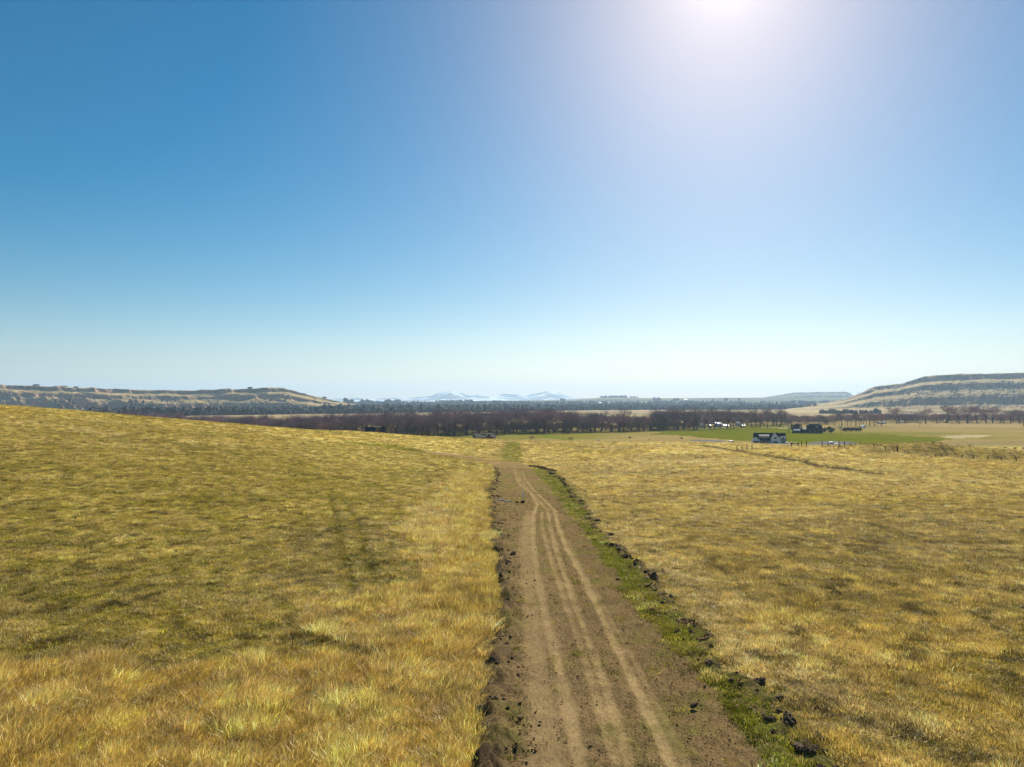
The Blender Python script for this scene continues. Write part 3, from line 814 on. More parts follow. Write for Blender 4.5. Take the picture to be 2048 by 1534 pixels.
def build_grass():
    rg = np.random.default_rng(7)
    out = {'tall': [], 'med': [], 'short': [], 'green': []}
    bands = [(2, 10, 14, 1.2), (10, 17, 75, 1.0), (17, 26, 62, 1.0), (26, 40, 36, 1.1), (40, 62, 16, 1.35), (62, 95, 6.5, 1.8), (95, 150, 2.6, 2.4), (150, 255, .75, 3.2)]
    for d0, d1, dens, sc in bands:
        x, y = sample_band(rg, d0, d1, dens, 47)
        Z = zones(x, y)
        c = cover(x, y, Z)
        u = rg.uniform(0, 1, len(x))
        road = Z['road'] | Z['branch']
        ver = Z['verge'] | Z['strip'] | Z['vfar'] | Z['lane']
        cl = fbm(x, y, .9, 3, 160, .6); cl2 = fbm(x, y, 3.5, 3, 161)
        tall = Z['tall']; right = (Z['right'] | ((y > ROAD_END) & (pxa(x, y) > 980))) & ~tall
        short = ~tall & ~right
        rut = Z['rd'] < .27 + .05 * fbm(x, y, .8, 2, 170)
        # a straw wisp here and there in the turf; bare and green gaps in the tall grass
        k_tall = tall & ~road & (u < .95) & ~((cl < -.85))
        k_med = (ver & Z['road'] & (u < .10 + .25 * np.clip(cl2, 0, 1))) | (right & ~road & (cl + .25 * cl2 > -.9)) | (short & ~road & ~rut & (u < .22 + .35 * np.clip(cl + cl2 * .6, -.5, 1)))
        k_short = short & ~road & (cl > -.75 + .8 * (u - .5)) | (right & ~road & (u < .25))
        k_green = ((ver & (cl > -.95 + .8 * (edge_r(x, y)))) | (Z['road'] & ~Z['verge'] & (cl > .15 + .45 * (track_val(x, y) > .1)) & (u < .08)) | (tall & (u > .88)) | (right & (u > .93)) | (rut & (u < .12))) & ~(Z['branch'])
        zb = ground_z(x, y)
        for nm, k in (('tall', k_tall), ('med', k_med), ('short', k_short), ('green', k_green)):
            xx, yy, uu = x[k], y[k], rg.uniform(0, 1, k.sum())
            cc = c[k].copy()
            clk, cl2k, sh = cl[k], cl2[k], short[k]
            n = len(xx)
            h = np.ones(n)
            lat = np.ones(n)
            if nm == 'tall':
                dist_edge = 1.0
                h = .55 + .60 * np.clip(cl2k * .7 + clk * .7 + .35, 0, 1.4)
                ry = rg.normal(0, .6, n) + 1.25
                cc = mixc(cc, STRAW * 1.15, np.clip(clk * .6 + .25, 0, .8)) * 1.12
            elif nm == 'med':
                h = .55 + .75 * np.clip(clk * .9 + .3, 0, 1.4); ry = rg.normal(0, .75, n) + 1.5
                cc = np.where(sh[:, None], mixc(cc, STRAW * 1.1, np.full(n, .6)), mixc(cc, STRAW, np.clip(clk * .5, 0, .5)))
                h = np.where(sh, h * .8, h)
            elif nm == 'short':
                h = .6 + .5 * uu + .6 * np.clip(clk, 0, 1); ry = rg.uniform(0, 6.28, n)
                cc = mixc(cc, OLIVE * np.array((.8, .95, .7)), np.clip(.35 + .5 * uu - .4 * clk, 0, 1))
            else:
                h = .75 + .8 * uu; ry = rg.uniform(0, 6.28, n)
                cc = mixc(np.broadcast_to(GREEN, (n, 3)), OLIVE, np.clip(rg.uniform(0, .8, n) + .35 * cl2k, 0, 1))
            bright = np.exp(rg.normal(0, .28, n) + .34 * fbm(xx, yy, .45, 2, 162) + .15 * clk)
            spot = vnoise(xx / .5, yy / .5, 163) * .6 + vnoise(xx / .22, yy / .22, 164) * .4; bright = bright * np.where((spot > .68) & (nm != 'tall'), .36, 1.0)
            jt = rg.uniform(0, 1, n); cc = mixc(cc, MAUVE * .9, (jt < .16) * .65 * (nm != 'green')); cc = mixc(cc, OLIVE, ((jt > .16) & (jt < .30)) * .7 * (nm != 'green')); cc = mixc(cc, GOLDC, ((jt > .30) & (jt < .42)) * .7 * (nm != 'green')); cc = mixc(cc, PALEC * 1.1, ((jt > .42) & (jt < .50)) * .7 * (nm in ('tall', 'med')))
            cc = np.clip(cc * bright[:, None], 0, .85)
            s = sc * rg.uniform(.8, 1.25, n)
            on = Z['road'][k]
            zz = zb[k] - .01 - .03 * on
            hs = 1 + (sc - 1) * .45
            out[nm].append((np.stack([xx, yy, zz], 1), np.stack([rg.normal(0, .10, n), rg.normal(0, .10, n), ry], 1),
                            np.stack([s, s, h * hs * rg.uniform(.85, 1.15, n)], 1), cc))
    spec = {'tall': ('tall_straw_grass', TALL_T, 4), 'med': ('straw_grass', MED_T, 4), 'short': ('turf_grass', SHORT_T, 4), 'green': ('green_grass', GREEN_T, 3)}
    tot = 0
    for nm, L in out.items():
        p, r_, s, c = [np.concatenate([q[i] for q in L]) for i in range(4)]
        tot += len(p)
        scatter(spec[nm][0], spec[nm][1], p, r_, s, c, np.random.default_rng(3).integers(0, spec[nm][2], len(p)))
    print('grass clumps', tot)
build_grass()
# ================================================================== sod and clods thrown up along the road
M_CLOD = plain_mat('dark_sod', (.12, .082, .05), .95, .05, .4, 9.0, bump=.6)
M_CRUMB = plain_mat('soil_crumb', (.19, .118, .055), .95, .05, .3, 9.0)
def ico(sub=2):
    bm = bmesh.new(); bmesh.ops.create_icosphere(bm, subdivisions=sub, radius=1.0)
    v = np.array([q.co[:] for q in bm.verts]); f = [[q.index for q in p.verts] for p in bm.faces]
    bm.free(); return v, np.array(f)
def clod_mesh(name, seed, sub=3, flat=.6):
    v, f = ico(sub)
    n = fbm(v[:, 0] + seed * 7, v[:, 1] + v[:, 2] * 1.3, .9, 4, seed, .6); n2 = fbm(v[:, 2] - seed * 3, v[:, 0] - v[:, 1], .35, 3, seed + 1, .6)
    n3 = fbm(v[:, 0] * 3 + v[:, 2] * 2 + seed, v[:, 1] * 3 - v[:, 2] * 2.4, .5, 3, seed + 2, .7) if sub > 2 else 0 * n
    v = v * (1 + .42 * n + .26 * n2 + .16 * n3)[:, None] * np.array((1, .8, flat))
    return new_mesh(name, v, f, False)
CLODS = [clod_mesh('dirt_clod', 20 + i, 4, .5 + .1 * (i % 3)) for i in range(6)]
for me in CLODS: me.materials.append(M_CLOD)
CRUMB = coll_of('crumbs', [clod_mesh('crumb', 40 + i, 1, .7) for i in range(3)])
for o in CRUMB.objects: o.data.materials.append(M_CRUMB)

def line_points(ys, xs, step, rg):
    seg = np.hypot(np.diff(xs), np.diff(ys)); s = np.concatenate([[0], np.cumsum(seg)])
    n = int(s[-1] / step); t = np.sort(rg.uniform(0, s[-1], n))
    return np.interp(t, s, xs), np.interp(t, s, ys)

def build_clods():
    rg = np.random.default_rng(11)
    k = 0
    def put(px, row, size, i, lab, grp, sy=1.0):
        x, y = unproj(px, row)
        o = obj('dirt_clod', CLODS[i % 6])
        o.location = (x, y, float(ground_z(x, y)) + size * .22)
        o.scale = (size, size * sy, size * rg.uniform(.75, 1.05)); o.rotation_euler = (rg.normal(0, .2), rg.normal(0, .2), rg.uniform(0, 6.28))
        tag(o, lab, 'dirt clod', grp)
    # the ones that stand out
    put(982, 1240, .26, 0, 'large dark sod clod leaning out from the straw grass halfway down the left road edge', 'sod clods on the road edges', .7)
    put(966, 1423, .21, 1, 'broad ragged sod clod low on the left road edge beside the tall golden grass', 'sod clods on the road edges')
    put(985, 1330, .17, 2, 'medium dark sod clod on the left road edge between two larger clods', 'sod clods on the road edges')
    put(1007, 1345, .09, 3, 'small upright dark clod standing on the bare soil beside the left edge', 'sod clods on the road edges')
    put(978, 986, .30, 4, 'rounded black sod clod at the outward bend of the left road edge', 'sod clods on the road edges')
    put(1046, 1005, .16, 5, 'dark clump of soil heaped round the foot of the marker stake', 'sod clods on the road edges')
    put(1034, 1005, .14, 1, 'flat brown clod just beside the foot of the marker stake', 'sod clods on the road edges')
    put(1308, 1157, .22, 2, 'dark double clod on the right verge where the green strip meets pale grass', 'sod clods on the road edges', .6)
    put(1620, 1505, .13, 3, 'large black sod heap at the lower end of the right verge', 'sod clods on the road edges')
    put(1638, 1478, .14, 4, 'wide dark sod heap just above the lowest heap of the right verge', 'sod clods on the road edges', .7)
    put(1518, 1368, .16, 5, 'dark clod in the green verge above the line of heaps at right', 'sod clods on the road edges')
    put(1388, 1412, .08, 0, 'single small black clod lying out on the bare soil right of the tracks', 'sod clods on the road edges')
    # the ragged lines: alike, told apart by nothing
    for side, (ys, xs), n_, lab, grp in (('l', (LY, LX), 185, 'dark crumbly clod in the ragged line of sod along the left road edge', 'sod clods lining the left road edge'),
                                         ('r', (RY, RX), 130, 'dark crumbly clod in the broken line of sod along the outer right verge', 'sod clods lining the right verge')):
        c = 0
        while c < n_:
            y = 11.5 + 100 * rg.uniform() ** 1.7
            if y > ROAD_END - 3: continue
            if fbm(np.array(y), np.array(0.0), 3.0, 2, 190 + n_) < (-.35 if side == 'l' else -.1): continue
            if side == 'l':
                x = float(road_l(np.array(y))) + abs(rg.normal(0, .16)) + .06
            else:
                x = float(road_r(np.array(y))) - abs(rg.normal(0, .22 + .02 * (y < 25))) + .05
            s = rg.uniform(.03, .095) * (1 + .014 * y) * (1.15 if rg.uniform() < .2 else 1)
            o = obj('dirt_clod', CLODS[rg.integers(0, 6)])
            o.location = (x, y, float(ground_z(x, y)) + s * .30)
            o.scale = (s * rg.uniform(.8, 1.4), s * rg.uniform(.8, 1.3), s * rg.uniform(.7, 1.0)); o.rotation_euler = (rg.normal(0, .25), rg.normal(0, .25), rg.uniform(0, 6.28))
            tag(o, lab, 'dirt clod', grp); c += 1
    # far ridge of sod above the green verge
    RIDGE = up([(1062, 933), (1078, 935), (1095, 939), (1112, 944)])
    for i in range(14):
        t = (i + rg.uniform(-.3, .3)) / 14 * 3; j = min(2, max(0, int(t))); f = t - j
        x = RIDGE[j][0] * (1 - f) + RIDGE[j + 1][0] * f; y = RIDGE[j][1] * (1 - f) + RIDGE[j + 1][1] * f
        s = rg.uniform(.22, .45)
        o = obj('dirt_clod', CLODS[i % 6]); o.location = (x, y, float(ground_z(x, y)) + s * .3); o.scale = (s * 1.4, s, s * .8); o.rotation_euler = (0, 0, rg.uniform(0, 6))
        tag(o, 'dark sod lump in the low ridge behind the bright green verge at the bend', 'dirt clod', 'sod ridge at the bend')
    # crumbs of soil too many to count
    P, Rr, S, V = [], [], [], []
    def add(x, y, s):
        n = len(x); z = ground_z(x, y) - .012
        P.append(np.stack([x, y, z + s * .1], 1)); Rr.append(rg.uniform(0, 6.28, (n, 3)) * np.array((.1, .1, 1))); S.append(np.stack([s * rg.uniform(.8, 1.6, n), s, s * .7], 1)); V.append(rg.integers(0, 3, n))
    n = 6500
    y = 11.5 + 75 * rg.uniform(0, 1, n) ** 1.9; x = road_l(y) + rg.exponential(.34, n) - .12; add(x, y, np.exp(rg.normal(-4.3, .5, n)) * (1 + y * .012))
    n = 2600
    y = 11.5 + 75 * rg.uniform(0, 1, n) ** 1.9; x = road_r(y) - np.abs(rg.normal(0, .5, n)) + .1; add(x, y, np.exp(rg.normal(-4.1, .55, n)) * (1 + y * .012))
    for side, n in (('l', 2300), ('r', 1500)):
        y = 11.5 + 100 * rg.uniform(0, 1, n) ** 1.7; k = (fbm(y, y * 0, 1.6, 3, 195 if side == 'l' else 196) > (-.55 if side == 'l' else -.05)) & (y < ROAD_END - 2); y = y[k]
        x = road_l(y) + .05 + np.abs(rg.normal(0, .15, len(y))) if side == 'l' else road_r(y) - np.abs(rg.normal(0, .2, len(y))) + .08
        add(x, y, np.exp(rg.normal(-3.0, .35, len(y))) * (1 + y * .012))
    n = 30000
    y = 11.5 + 60 * rg.uniform(0, 1, n) ** 1.8; u = rg.uniform(0, 1, n); x = road_l(y) * (1 - u) + road_r(y) * u
    k = (track_val(x, y) < .12) ; x, y = x[k], y[k]; add(x, y, np.exp(rg.normal(-4.85, .38, len(x))) * (1 + y * .01))
    P, Rr, S, V = [np.concatenate(q) for q in (P, Rr, S, V)]
    scatter('soil_crumbs', CRUMB, P, Rr, S, np.ones((len(P), 3)) * .5, V)
    # straw stubs and pale flecks lying on the soil
build_clods()

# ================================================================== shape builder
class MB:
    def __init__(s): s.v = []; s.f = []
    def add(s, vs_, fs):
        k = len(s.v); s.v += [tuple(map(float, v)) for v in vs_]; s.f += [[k + i for i in f] for f in fs]; return s
    def box(s, x0, x1, y0, y1, z0, z1):
        v = [(x, y, z) for z in (z0, z1) for y in (y0, y1) for x in (x0, x1)]
        return s.add(v, [[0, 2, 3, 1], [4, 5, 7, 6], [0, 1, 5, 4], [2, 6, 7, 3], [0, 4, 6, 2], [1, 3, 7, 5]])
    def prism(s, poly, axis, a, b):
        """polygon in the two other axes, pushed from a to b along axis"""
        n = len(poly)
        def P(p, t):
            return (t, p[0], p[1]) if axis == 'x' else ((p[0], t, p[1]) if axis == 'y' else (p[0], p[1], t))
        v = [P(p, a) for p in poly] + [P(p, b) for p in poly]
        return s.add(v, [list(range(n))[::-1], list(range(n, 2 * n))] + [[i, (i + 1) % n, n + (i + 1) % n, n + i] for i in range(n)])
    def tube(s, p, q, r0, r1, n=6, cap=True):
        p, q = Vector(p), Vector(q); d = (q - p).normalized()
        a = d.orthogonal().normalized(); b = d.cross(a)
        v = [p + (a * math.cos(t) + b * math.sin(t)) * r0 for t in [2 * math.pi * i / n for i in range(n)]] + [q + (a * math.cos(t) + b * math.sin(t)) * r1 for t in [2 * math.pi * i / n for i in range(n)]]
        f = [[i, (i + 1) % n, n + (i + 1) % n, n + i] for i in range(n)]
        if cap: f += [list(range(n))[::-1], list(range(n, 2 * n))]
        return s.add([tuple(x) for x in v], f)
    def mesh(s, name, mat):
        me = new_mesh(name, np.array(s.v), s.f); me.materials.append(mat)
        bm = bmesh.new(); bm.from_mesh(me); bmesh.ops.recalc_face_normals(bm, faces=bm.faces); bm.to_mesh(me); bm.free()
        return me
    def build(s, name, mat, parent=None):
        return obj(name, s.mesh(name, mat), None, parent)

M_WHITE = plain_mat('white_siding', (.84, .85, .88), .6, .3, .05)
M_WTRIM = plain_mat('white_trim', (.80, .81, .82), .5, .3, .03)
M_DROOF = plain_mat('dark_shingle', (.030, .036, .048), .85, .2, .15, bump=.2)
M_GLASS = plain_mat('window_glass', (.05, .06, .08), .08, .6, .05)
M_WOOD = plain_mat('stained_wood', (.14, .075, .04), .7, .3, .2)
M_BRICK = plain_mat('brown_brick', (.12, .06, .045), .8, .2, .2)
M_TANR = plain_mat('tan_roof_and_lit_dormer', (.36, .29, .19), .8, .15, .08)
M_GREYR = plain_mat('grey_roof', (.16, .17, .18), .7, .3, .15)
M_DUNR = plain_mat('dun_roof', (.13, .125, .10), .95, .02, .15)
M_BARN = plain_mat('barn_roof', (.30, .33, .36), .6, .4, .06)
M_METAL = plain_mat('galvanised_metal', (.45, .48, .52), .5, .5, .06, metal=.3)
M_POST = plain_mat('weathered_post', (.075, .048, .032), .9, .1, .3)
M_WIRE = plain_mat('rusty_wire', (.10, .085, .075), .6, .4, .1)
M_RED = plain_mat('dark_red_paint', (.22, .02, .03), .3, .5, .05)
M_CARW = plain_mat('white_car_paint', (.78, .78, .80), .25, .5, .02)
M_CARB = plain_mat('black_car_paint', (.02, .02, .022), .25, .5, .02)
M_CARG = plain_mat('grey_trailer_paint', (.30, .32, .35), .4, .5, .05)
M_TYRE = plain_mat('tyre_rubber', (.02, .02, .02), .9, .2, .1)
M_CONC = plain_mat('poured_concrete', (.45, .44, .42), .8, .2, .1)
M_PINK = plain_mat('flagging_tape', (.72, .70, .78), .6, .2, .05)
M_HIDE = plain_mat('black_hide', (.022, .018, .016), .8, .2, .2)
M_HIDEB = plain_mat('brown_hide', (.10, .045, .025), .8, .2, .2)

def roof_gable(mb, x0, x1, y0, y1, ze, zr, oh=.4, th=.18, ridge='x'):
    """two roof slabs over a box whose ridge runs along x (or y)"""
    if ridge == 'x':
        ym = (y0 + y1) / 2; k = (zr - ze) / (ym - y0)
        for s in (-1, 1):
            ya = y0 - oh if s < 0 else y1 + oh; za = ze - k * oh
            mb.prism([(ya, za), (ym, zr), (ym, zr + th), (ya, za + th)] if s < 0 else [(ya, za), (ya, za + th), (ym, zr + th), (ym, zr)], 'x', x0 - oh, x1 + oh)
    else:
        xm = (x0 + x1) / 2; k = (zr - ze) / (xm - x0)
        for s in (-1, 1):
            xa = x0 - oh if s < 0 else x1 + oh; za = ze - k * oh
            mb.prism([(xa, za), (xm, zr), (xm, zr + th), (xa, za + th)] if s < 0 else [(xa, za), (xa, za + th), (xm, zr + th), (xm, zr)], 'y', y0 - oh, y1 + oh)
    return mb

def window(parent, x, z, w, h, y, frame=M_WTRIM, glass=M_GLASS):
    f = MB()
    t = .14
    f.box(x - w / 2 - t, x + w / 2 + t, y - .09, y - .01, z + h, z + h + t).box(x - w / 2 - t, x + w / 2 + t, y - .09, y - .01, z - t, z)
    f.box(x - w / 2 - t, x - w / 2, y - .09, y - .01, z, z + h).box(x + w / 2, x + w / 2 + t, y - .09, y - .01, z, z + h)
    f.box(x - .04, x + .04, y - .08, y - .02, z, z + h)
    o = f.build('window', frame, parent)
    MB().box(x - w / 2, x + w / 2, y - .05, y - .012, z, z + h).build('pane', glass, o)
    return o

def farmhouse():
    D = 552.0; s = D / F
    cx = (1540 - 1024) * s
    z0 = float(ground_z(cx, D)) 
    yaw = -math.atan2(cx, D) * .55
    h = empty('farmhouse', (cx, D, z0), yaw, 'white two-storey farmhouse with dark roof, gables and dormers behind the fence', 'house')
    MB().box(-11.6, 11.6, 0, 10, -1.2, .25).build('foundation', M_CONC, h)
    MB().prism([(0, .25), (10, .25), (10, 3.3), (5, 8.2), (0, 3.3)], 'x', -11.5, 11.5).build('wall', M_WHITE, h)
    roof_gable(MB(), -11.5, 11.5, 0, 10, 3.35, 8.35, .5).build('roof', M_DROOF, h)
    # tall front gable right of centre
    g = MB().prism([(0.1, .25), (6.9, .25), (6.9, 4.4), (3.5, 8.15), (0.1, 4.4)], 'y', -1.6, 4.6).build('gable_wing', M_WHITE, h)
    roof_gable(MB(), .1, 6.9, -1.6, 4.6, 4.5, 8.3, .35, .18, 'y').build('roof', M_DROOF, g)
    window(h, 3.5, 3.9, 1.7, 1.6, -1.6, M_WTRIM); window(h, 3.5, .9, 3.0, 1.5, -1.6, M_WTRIM)
    # right-hand gabled bay
    g = MB().box(7.1, 11.4, -.5, 3.9, .25, 5.4).build('upper_bay', M_WHITE, h)
    MB().prism([(-1.0, 5.2), (4.6, 6.9), (4.6, 7.1), (-1.0, 5.42)], 'x', 6.95, 11.9).build('roof', M_DROOF, g)
    MB().prism([(-1.4, 3.1), (-.5, 3.6), (-.5, 3.75), (-1.4, 3.25)], 'x', 7.0, 11.7).build('canopy', M_DROOF, g)
    window(h, 9.4, 4.0, 1.8, 1.0, -.5); window(h, 9.4, .9, 2.6, 1.6, -.5)
    # small gabled garage wing at the left
    g = MB().prism([(-13.9, .1), (-8.1, .1), (-8.1, 3.0), (-11.0, 5.2), (-13.9, 3.0)], 'y', -3.2, 3.0).build('garage_wing', M_WHITE, h)
    roof_gable(MB(), -13.9, -8.1, -3.2, 3.0, 3.05, 5.3, .35, .16, 'y').build('roof', M_DROOF, g)
    MB().box(-13.0, -9.0, -3.28, -3.205, .15, 2.5).build('garage_door', M_WOOD, h)
    # long pale-roofed shed dormer
    g = MB().box(-8.0, -.9, 1.1, 5.0, 4.2, 6.2).build('dormer', M_WHITE, h)
    MB().prism([(.5, 6.25), (4.8, 7.7), (4.8, 7.85), (.5, 6.4)], 'x', -8.4, -.5).build('roof', M_TANR, g)
    for x in (-7.0, -5.3, -3.6, -1.9): window(h, x, 4.8, 1.1, .95, 1.1)
    # porch
    p = MB().prism([(-2.4, 2.7), (-.02, 3.3), (-.02, 3.45), (-2.4, 2.85)], 'x', -8.0, 0.0).build('porch_roof', M_DROOF, h)
    for x in (-7.8, -5.3, -2.8, -.25): MB().box(x - .1, x + .1, -2.3, -2.1, .2, 2.72).build('post', M_WOOD, h)
    MB().box(-8.0, 0, -2.4, 0, -1.0, .2).build('porch_floor', M_WOOD, h)
    MB().box(-4.9, -3.8, -.08, -.01, .26, 2.4).build('door', M_WOOD, h)
    window(h, -6.6, .9, 1.6, 1.3, 0); window(h, -2.0, .9, 1.6, 1.3, 0)
    MB().box(5.0, 5.9, 6.5, 7.4, 6.2, 9.0).build('chimney', M_BRICK, h)
farmhouse()

def vehicle(name, px, D, yaw, paint, label, cat, kind='car', L=4.6):
    x = (px - 1024) / F * D
    t = empty(name, (x, D, float(ground_z(x, D))), yaw, label, cat)
    w = .92; H = 1.5 if kind == 'car' else 1.85
    if kind == 'pickup':
        prof = [(-L / 2, .45), (L / 2, .45), (L / 2, 1.0), (L / 2 - 1.3, 1.12), (L / 2 - 1.9, H), (-.1, H), (-.35, 1.1), (-L / 2, 1.1)]
        glz = [(L / 2 - 1.45, 1.16), (L / 2 - 1.95, H - .1), (0, H - .1), (-.2, 1.16)]
    else:
        prof = [(-L / 2, .4), (L / 2, .4), (L / 2, .85), (L / 2 - 1.1, 1.0), (L / 2 - 1.8, H), (-L / 2 + .7, H), (-L / 2 + .05, 1.0)]
        glz = [(L / 2 - 1.25, 1.03), (L / 2 - 1.85, H - .08), (-L / 2 + .8, H - .08), (-L / 2 + .3, 1.03)]
    MB().prism(prof, 'y', -w, w).build('body', paint, t)
    MB().prism(glz, 'y', -w - .012, w + .012).build('side_windows', M_GLASS, t)
    for sx in (-1, 1):
        for sy in (-1, 1):
            MB().tube((sx * L * .31, sy * (w - .2), .34), (sx * L * .31, sy * (w + .03), .34), .34, .34, 12).build('wheel', M_TYRE, t)
    for sy in (-.6, .6):
        MB().box(L / 2 - .01, L / 2 + .03, sy - .16, sy + .16, .68, .84).build('headlight', M_METAL, t)
    return t
vehicle('pickup_truck', 1580, 548, .15, M_RED, 'dark red pickup truck parked beside the white farmhouse', 'truck', 'pickup', 5.6)
vehicle('parked_van', 1572.5, 556, 1.3, M_CARW, 'white van parked against the right side of the farmhouse', 'van', 'car', 5.0)
vehicle('parked_car', 1592, 545, .1, M_CARB, 'small dark car standing alone right of the red pickup', 'car')
vehicle('parked_car', 1455, 560, .05, M_CARB, 'black car parked in the field left of the farmhouse', 'car', 'car', 4.8)
def trailer():
    D = 561.0; x = (1462 - 1024) / F * D
    t = empty('utility_trailer', (x, D, float(ground_z(x, D))), 0, 'low grey trailer behind the black car in the field', 'trailer')
    MB().prism([(-2.2, .5), (2.0, .5), (2.2, 1.2), (1.6, 1.9), (-2.0, 1.9), (-2.3, 1.3)], 'y', -.95, .95).build('body', M_CARG, t)
    MB().tube((-2.2, 0, .55), (-3.1, 0, .5), .05, .05).build('drawbar', M_WIRE, t)
    for sy in (-1, 1): MB().tube((.2, sy * .75, .32), (.2, sy * 1.0, .32), .32, .32, 12).build('wheel', M_TYRE, t)
trailer()

def brown_house():
    D = 745.0; s = D / F
    cx = (1629.5 - 1024) * s
    h = empty('farmhouse', (cx, D, float(ground_z(cx, D))), -.2, 'dark brown house with steep dark roof and sunlit-coloured dormer across the green field', 'house')
    MB().box(-7.8, 7.8, 0, 10, -1, .2).build('foundation', M_CONC, h)
    MB().prism([(0, .2), (10, .2), (10, 4.4), (5, 8.8), (0, 4.4)], 'x', -7.6, 7.6).build('wall', M_BRICK, h)
    # hipped front roof: narrower at the ridge
    MB().add([(-8.2, -.6, 4.2), (8.2, -.6, 4.2), (5.0, 5, 9.6), (-5.0, 5, 9.6), (-8.2, 10.6, 4.2), (8.2, 10.6, 4.2)], [[0, 1, 2, 3], [3, 2, 5, 4], [1, 5, 2], [0, 3, 4], [0, 4, 5, 1]]).build('roof', M_DROOF, h)
    g = MB().prism([(-1.8, 4.6), (3.4, 4.6), (.8, 6.9)], 'y', -.4, 4.0).build('dormer', M_BRICK, h)
    MB().prism([(-2.4, 4.5), (2.4, 7.2), (3.0, 7.3), (-1.2, 4.9)], 'y', -.7, 3.6).build('roof', M_TANR, g)  # tan colour stands in for sunlight on this dormer slope
    g = MB().box(-13.5, -7.62, 2, 9, .2, 4.0).build('side_wing', M_BRICK, h)
    roof_gable(MB(), -13.5, -7.65, 2, 9, 4.05, 5.6, .3).build('roof', M_GREYR, g)
    for x in (-5.6, -2.2, 2.2, 5.6): window(h, x, 1.2, 1.3, 1.4, 0, M_BRICK)
    MB().box(-.5, .5, -.07, -.01, .2, 2.3).build('door', M_WOOD, h)
    MB().box(-4.6, -3.8, 5.5, 6.3, 8.6, 10.4).build('chimney', M_BRICK, h)
    # garden shed with white roof
    cx2 = (1596 - 1024) * s
    g = empty('garden_shed', (cx2, D + 4, float(ground_z(cx2, D + 4))), -.2, 'small brown shed with white roof between bare tree and conifer', 'shed')
    MB().box(-3, 3, 0, 4, -.5, 2.8).build('wall', M_BRICK, g); roof_gable(MB(), -3, 3, 0, 4, 2.85, 4.0, .3).build('roof', M_WTRIM, g)
    MB().box(-.5, .5, -.06, -.01, 0, 2.0).build('door', M_WOOD, g)
brown_house()

def block(name, px, row, wpx, hpx, depth, wall, roof, label, cat='house', D=None, roof_frac=.35, yaw=0.0, zf=all_z, ridge='x', wins=2, sink=1.5):
    """a plain far building whose facade is wpx by hpx pixels of the photograph"""
    if D is None: x, D = unproj(px, row, zf, 260, 12000)
    else: x = (px - 1024) / F * D
    s = D / F; w = wpx * s; hh = hpx * s
    z = float(zf(np.array(x), np.array(D)))
    if name != 'silo' and row is not None: z = min(z, z)
    o = empty(name, (x, D, z), yaw, label, cat)
    hw = hh * (1 - roof_frac); hr = hh
    MB().box(-w / 2, w / 2, 0, depth, -sink, hw).build('wall', wall, o)
    roof_gable(MB(), -w / 2, w / 2, 0, depth, hw + .02, hr, min(.6, w * .05), max(.15, s * .12), ridge).build('roof', roof, o)
    if ridge == 'y':
        MB().prism([(-w / 2, hw), (w / 2, hw), (0, hr)], 'y', .02, depth - .02).build('gable', wall, o)
    for i in range(wins):
        xx = (i + .5) / wins * w - w / 2
        if abs(xx) < .8 and wins % 2: xx += .9
        ww = min(1.6, w / wins * .45)
        window(o, xx, max(.8, hw * .4), ww, min(1.3, hw * .35), 0)
    MB().box(-.5, .5, -.06, -.012, 0, min(2.1, hw * .8)).build('door', M_WOOD, o)
    return o

# houses under the brow of the near hill: only their roofs show
def roof_house(px, D, top_row, w, label, light):
    x = (px - 1024) / F * D; z = float(ground_z(x, D)); top = CAM_Z - (top_row - 805) / F * D
    H = top - z
    o = empty('farmhouse', (x, D, z), .25, label, 'house')
    e = max(2.4, H - 4.2) if light else H - 2.0
    MB().box(-w / 2, w / 2, 0, 11, -1, e).build('wall', M_BRICK if light else M_GREYR, o)
    roof_gable(MB(), -w / 2, w / 2, 0, 11, e + .02, H, .5, .2).build('roof', M_DROOF if light else M_DUNR, o)
    g = MB().prism([(-1.0, e), (w * .30, e), (w * .15, H - .5)], 'y', -1.5, 5).build('gable_wing', M_BRICK, o)
    a = MB(); roof_gable(a, -1.0, w * .30, -1.5, 5, e, H - .4, .5, .28, 'y'); a.build('roof', M_TANR if light else M_DUNR, g)
    MB().box(-w * .1, w * .34, 4.4, 6.6, H - .3, H + .35).build('ridge_cap', M_TANR, o)
    for x_ in (-w * .3, -w * .12): window(o, x_, e - 1.8, 1.3, 1.2, 0)
    MB().box(w * .38, w * .38 + .9, 7, 7.9, H - 2.5, H + .8).build('chimney', M_BRICK, o)
roof_house(752, 430, 854.5, 11, 'brown house half hidden below the hill brow before the dense tree belt', True)
roof_house(972, 440, 868.5, 12, 'low grey roof just showing over the brow left of the green strip', False)

# buildings behind and beyond the trees
block('greenhouse', 1405, 856, 10, 9, 7, M_METAL, M_BARN, 'rounded white outbuilding seen between trunks at the left end of the yard', 'greenhouse', 905, .6, ridge='y')
block('outbuilding', 1420, 853, 5, 6, 8, M_METAL, M_BARN, 'narrow pale outbuilding between the white dome and the blue house', 'shed', 915)
block('white_house', 1437, 853, 11, 10, 10, M_METAL, M_BARN, 'pale blue-grey house with white roof edge behind the thin trees', 'house', 925, .3, wins=3)
block('metal_barn', 1452, 851, 11, 5, 7, M_WTRIM, M_METAL, 'bright white long barn with dark door opening beside the pale house', 'barn', 935, .5)
block('metal_barn', 1477, 850, 8, 9, 7, M_METAL, M_BARN, 'grey barn with white roof near the yellow-crowned tree', 'barn', 965, .3)
block('metal_barn', 1486, 849, 7, 3.4, 5, M_WTRIM, M_METAL, 'low white shed at the foot of the yellow-crowned tree', 'shed', 950, .4)
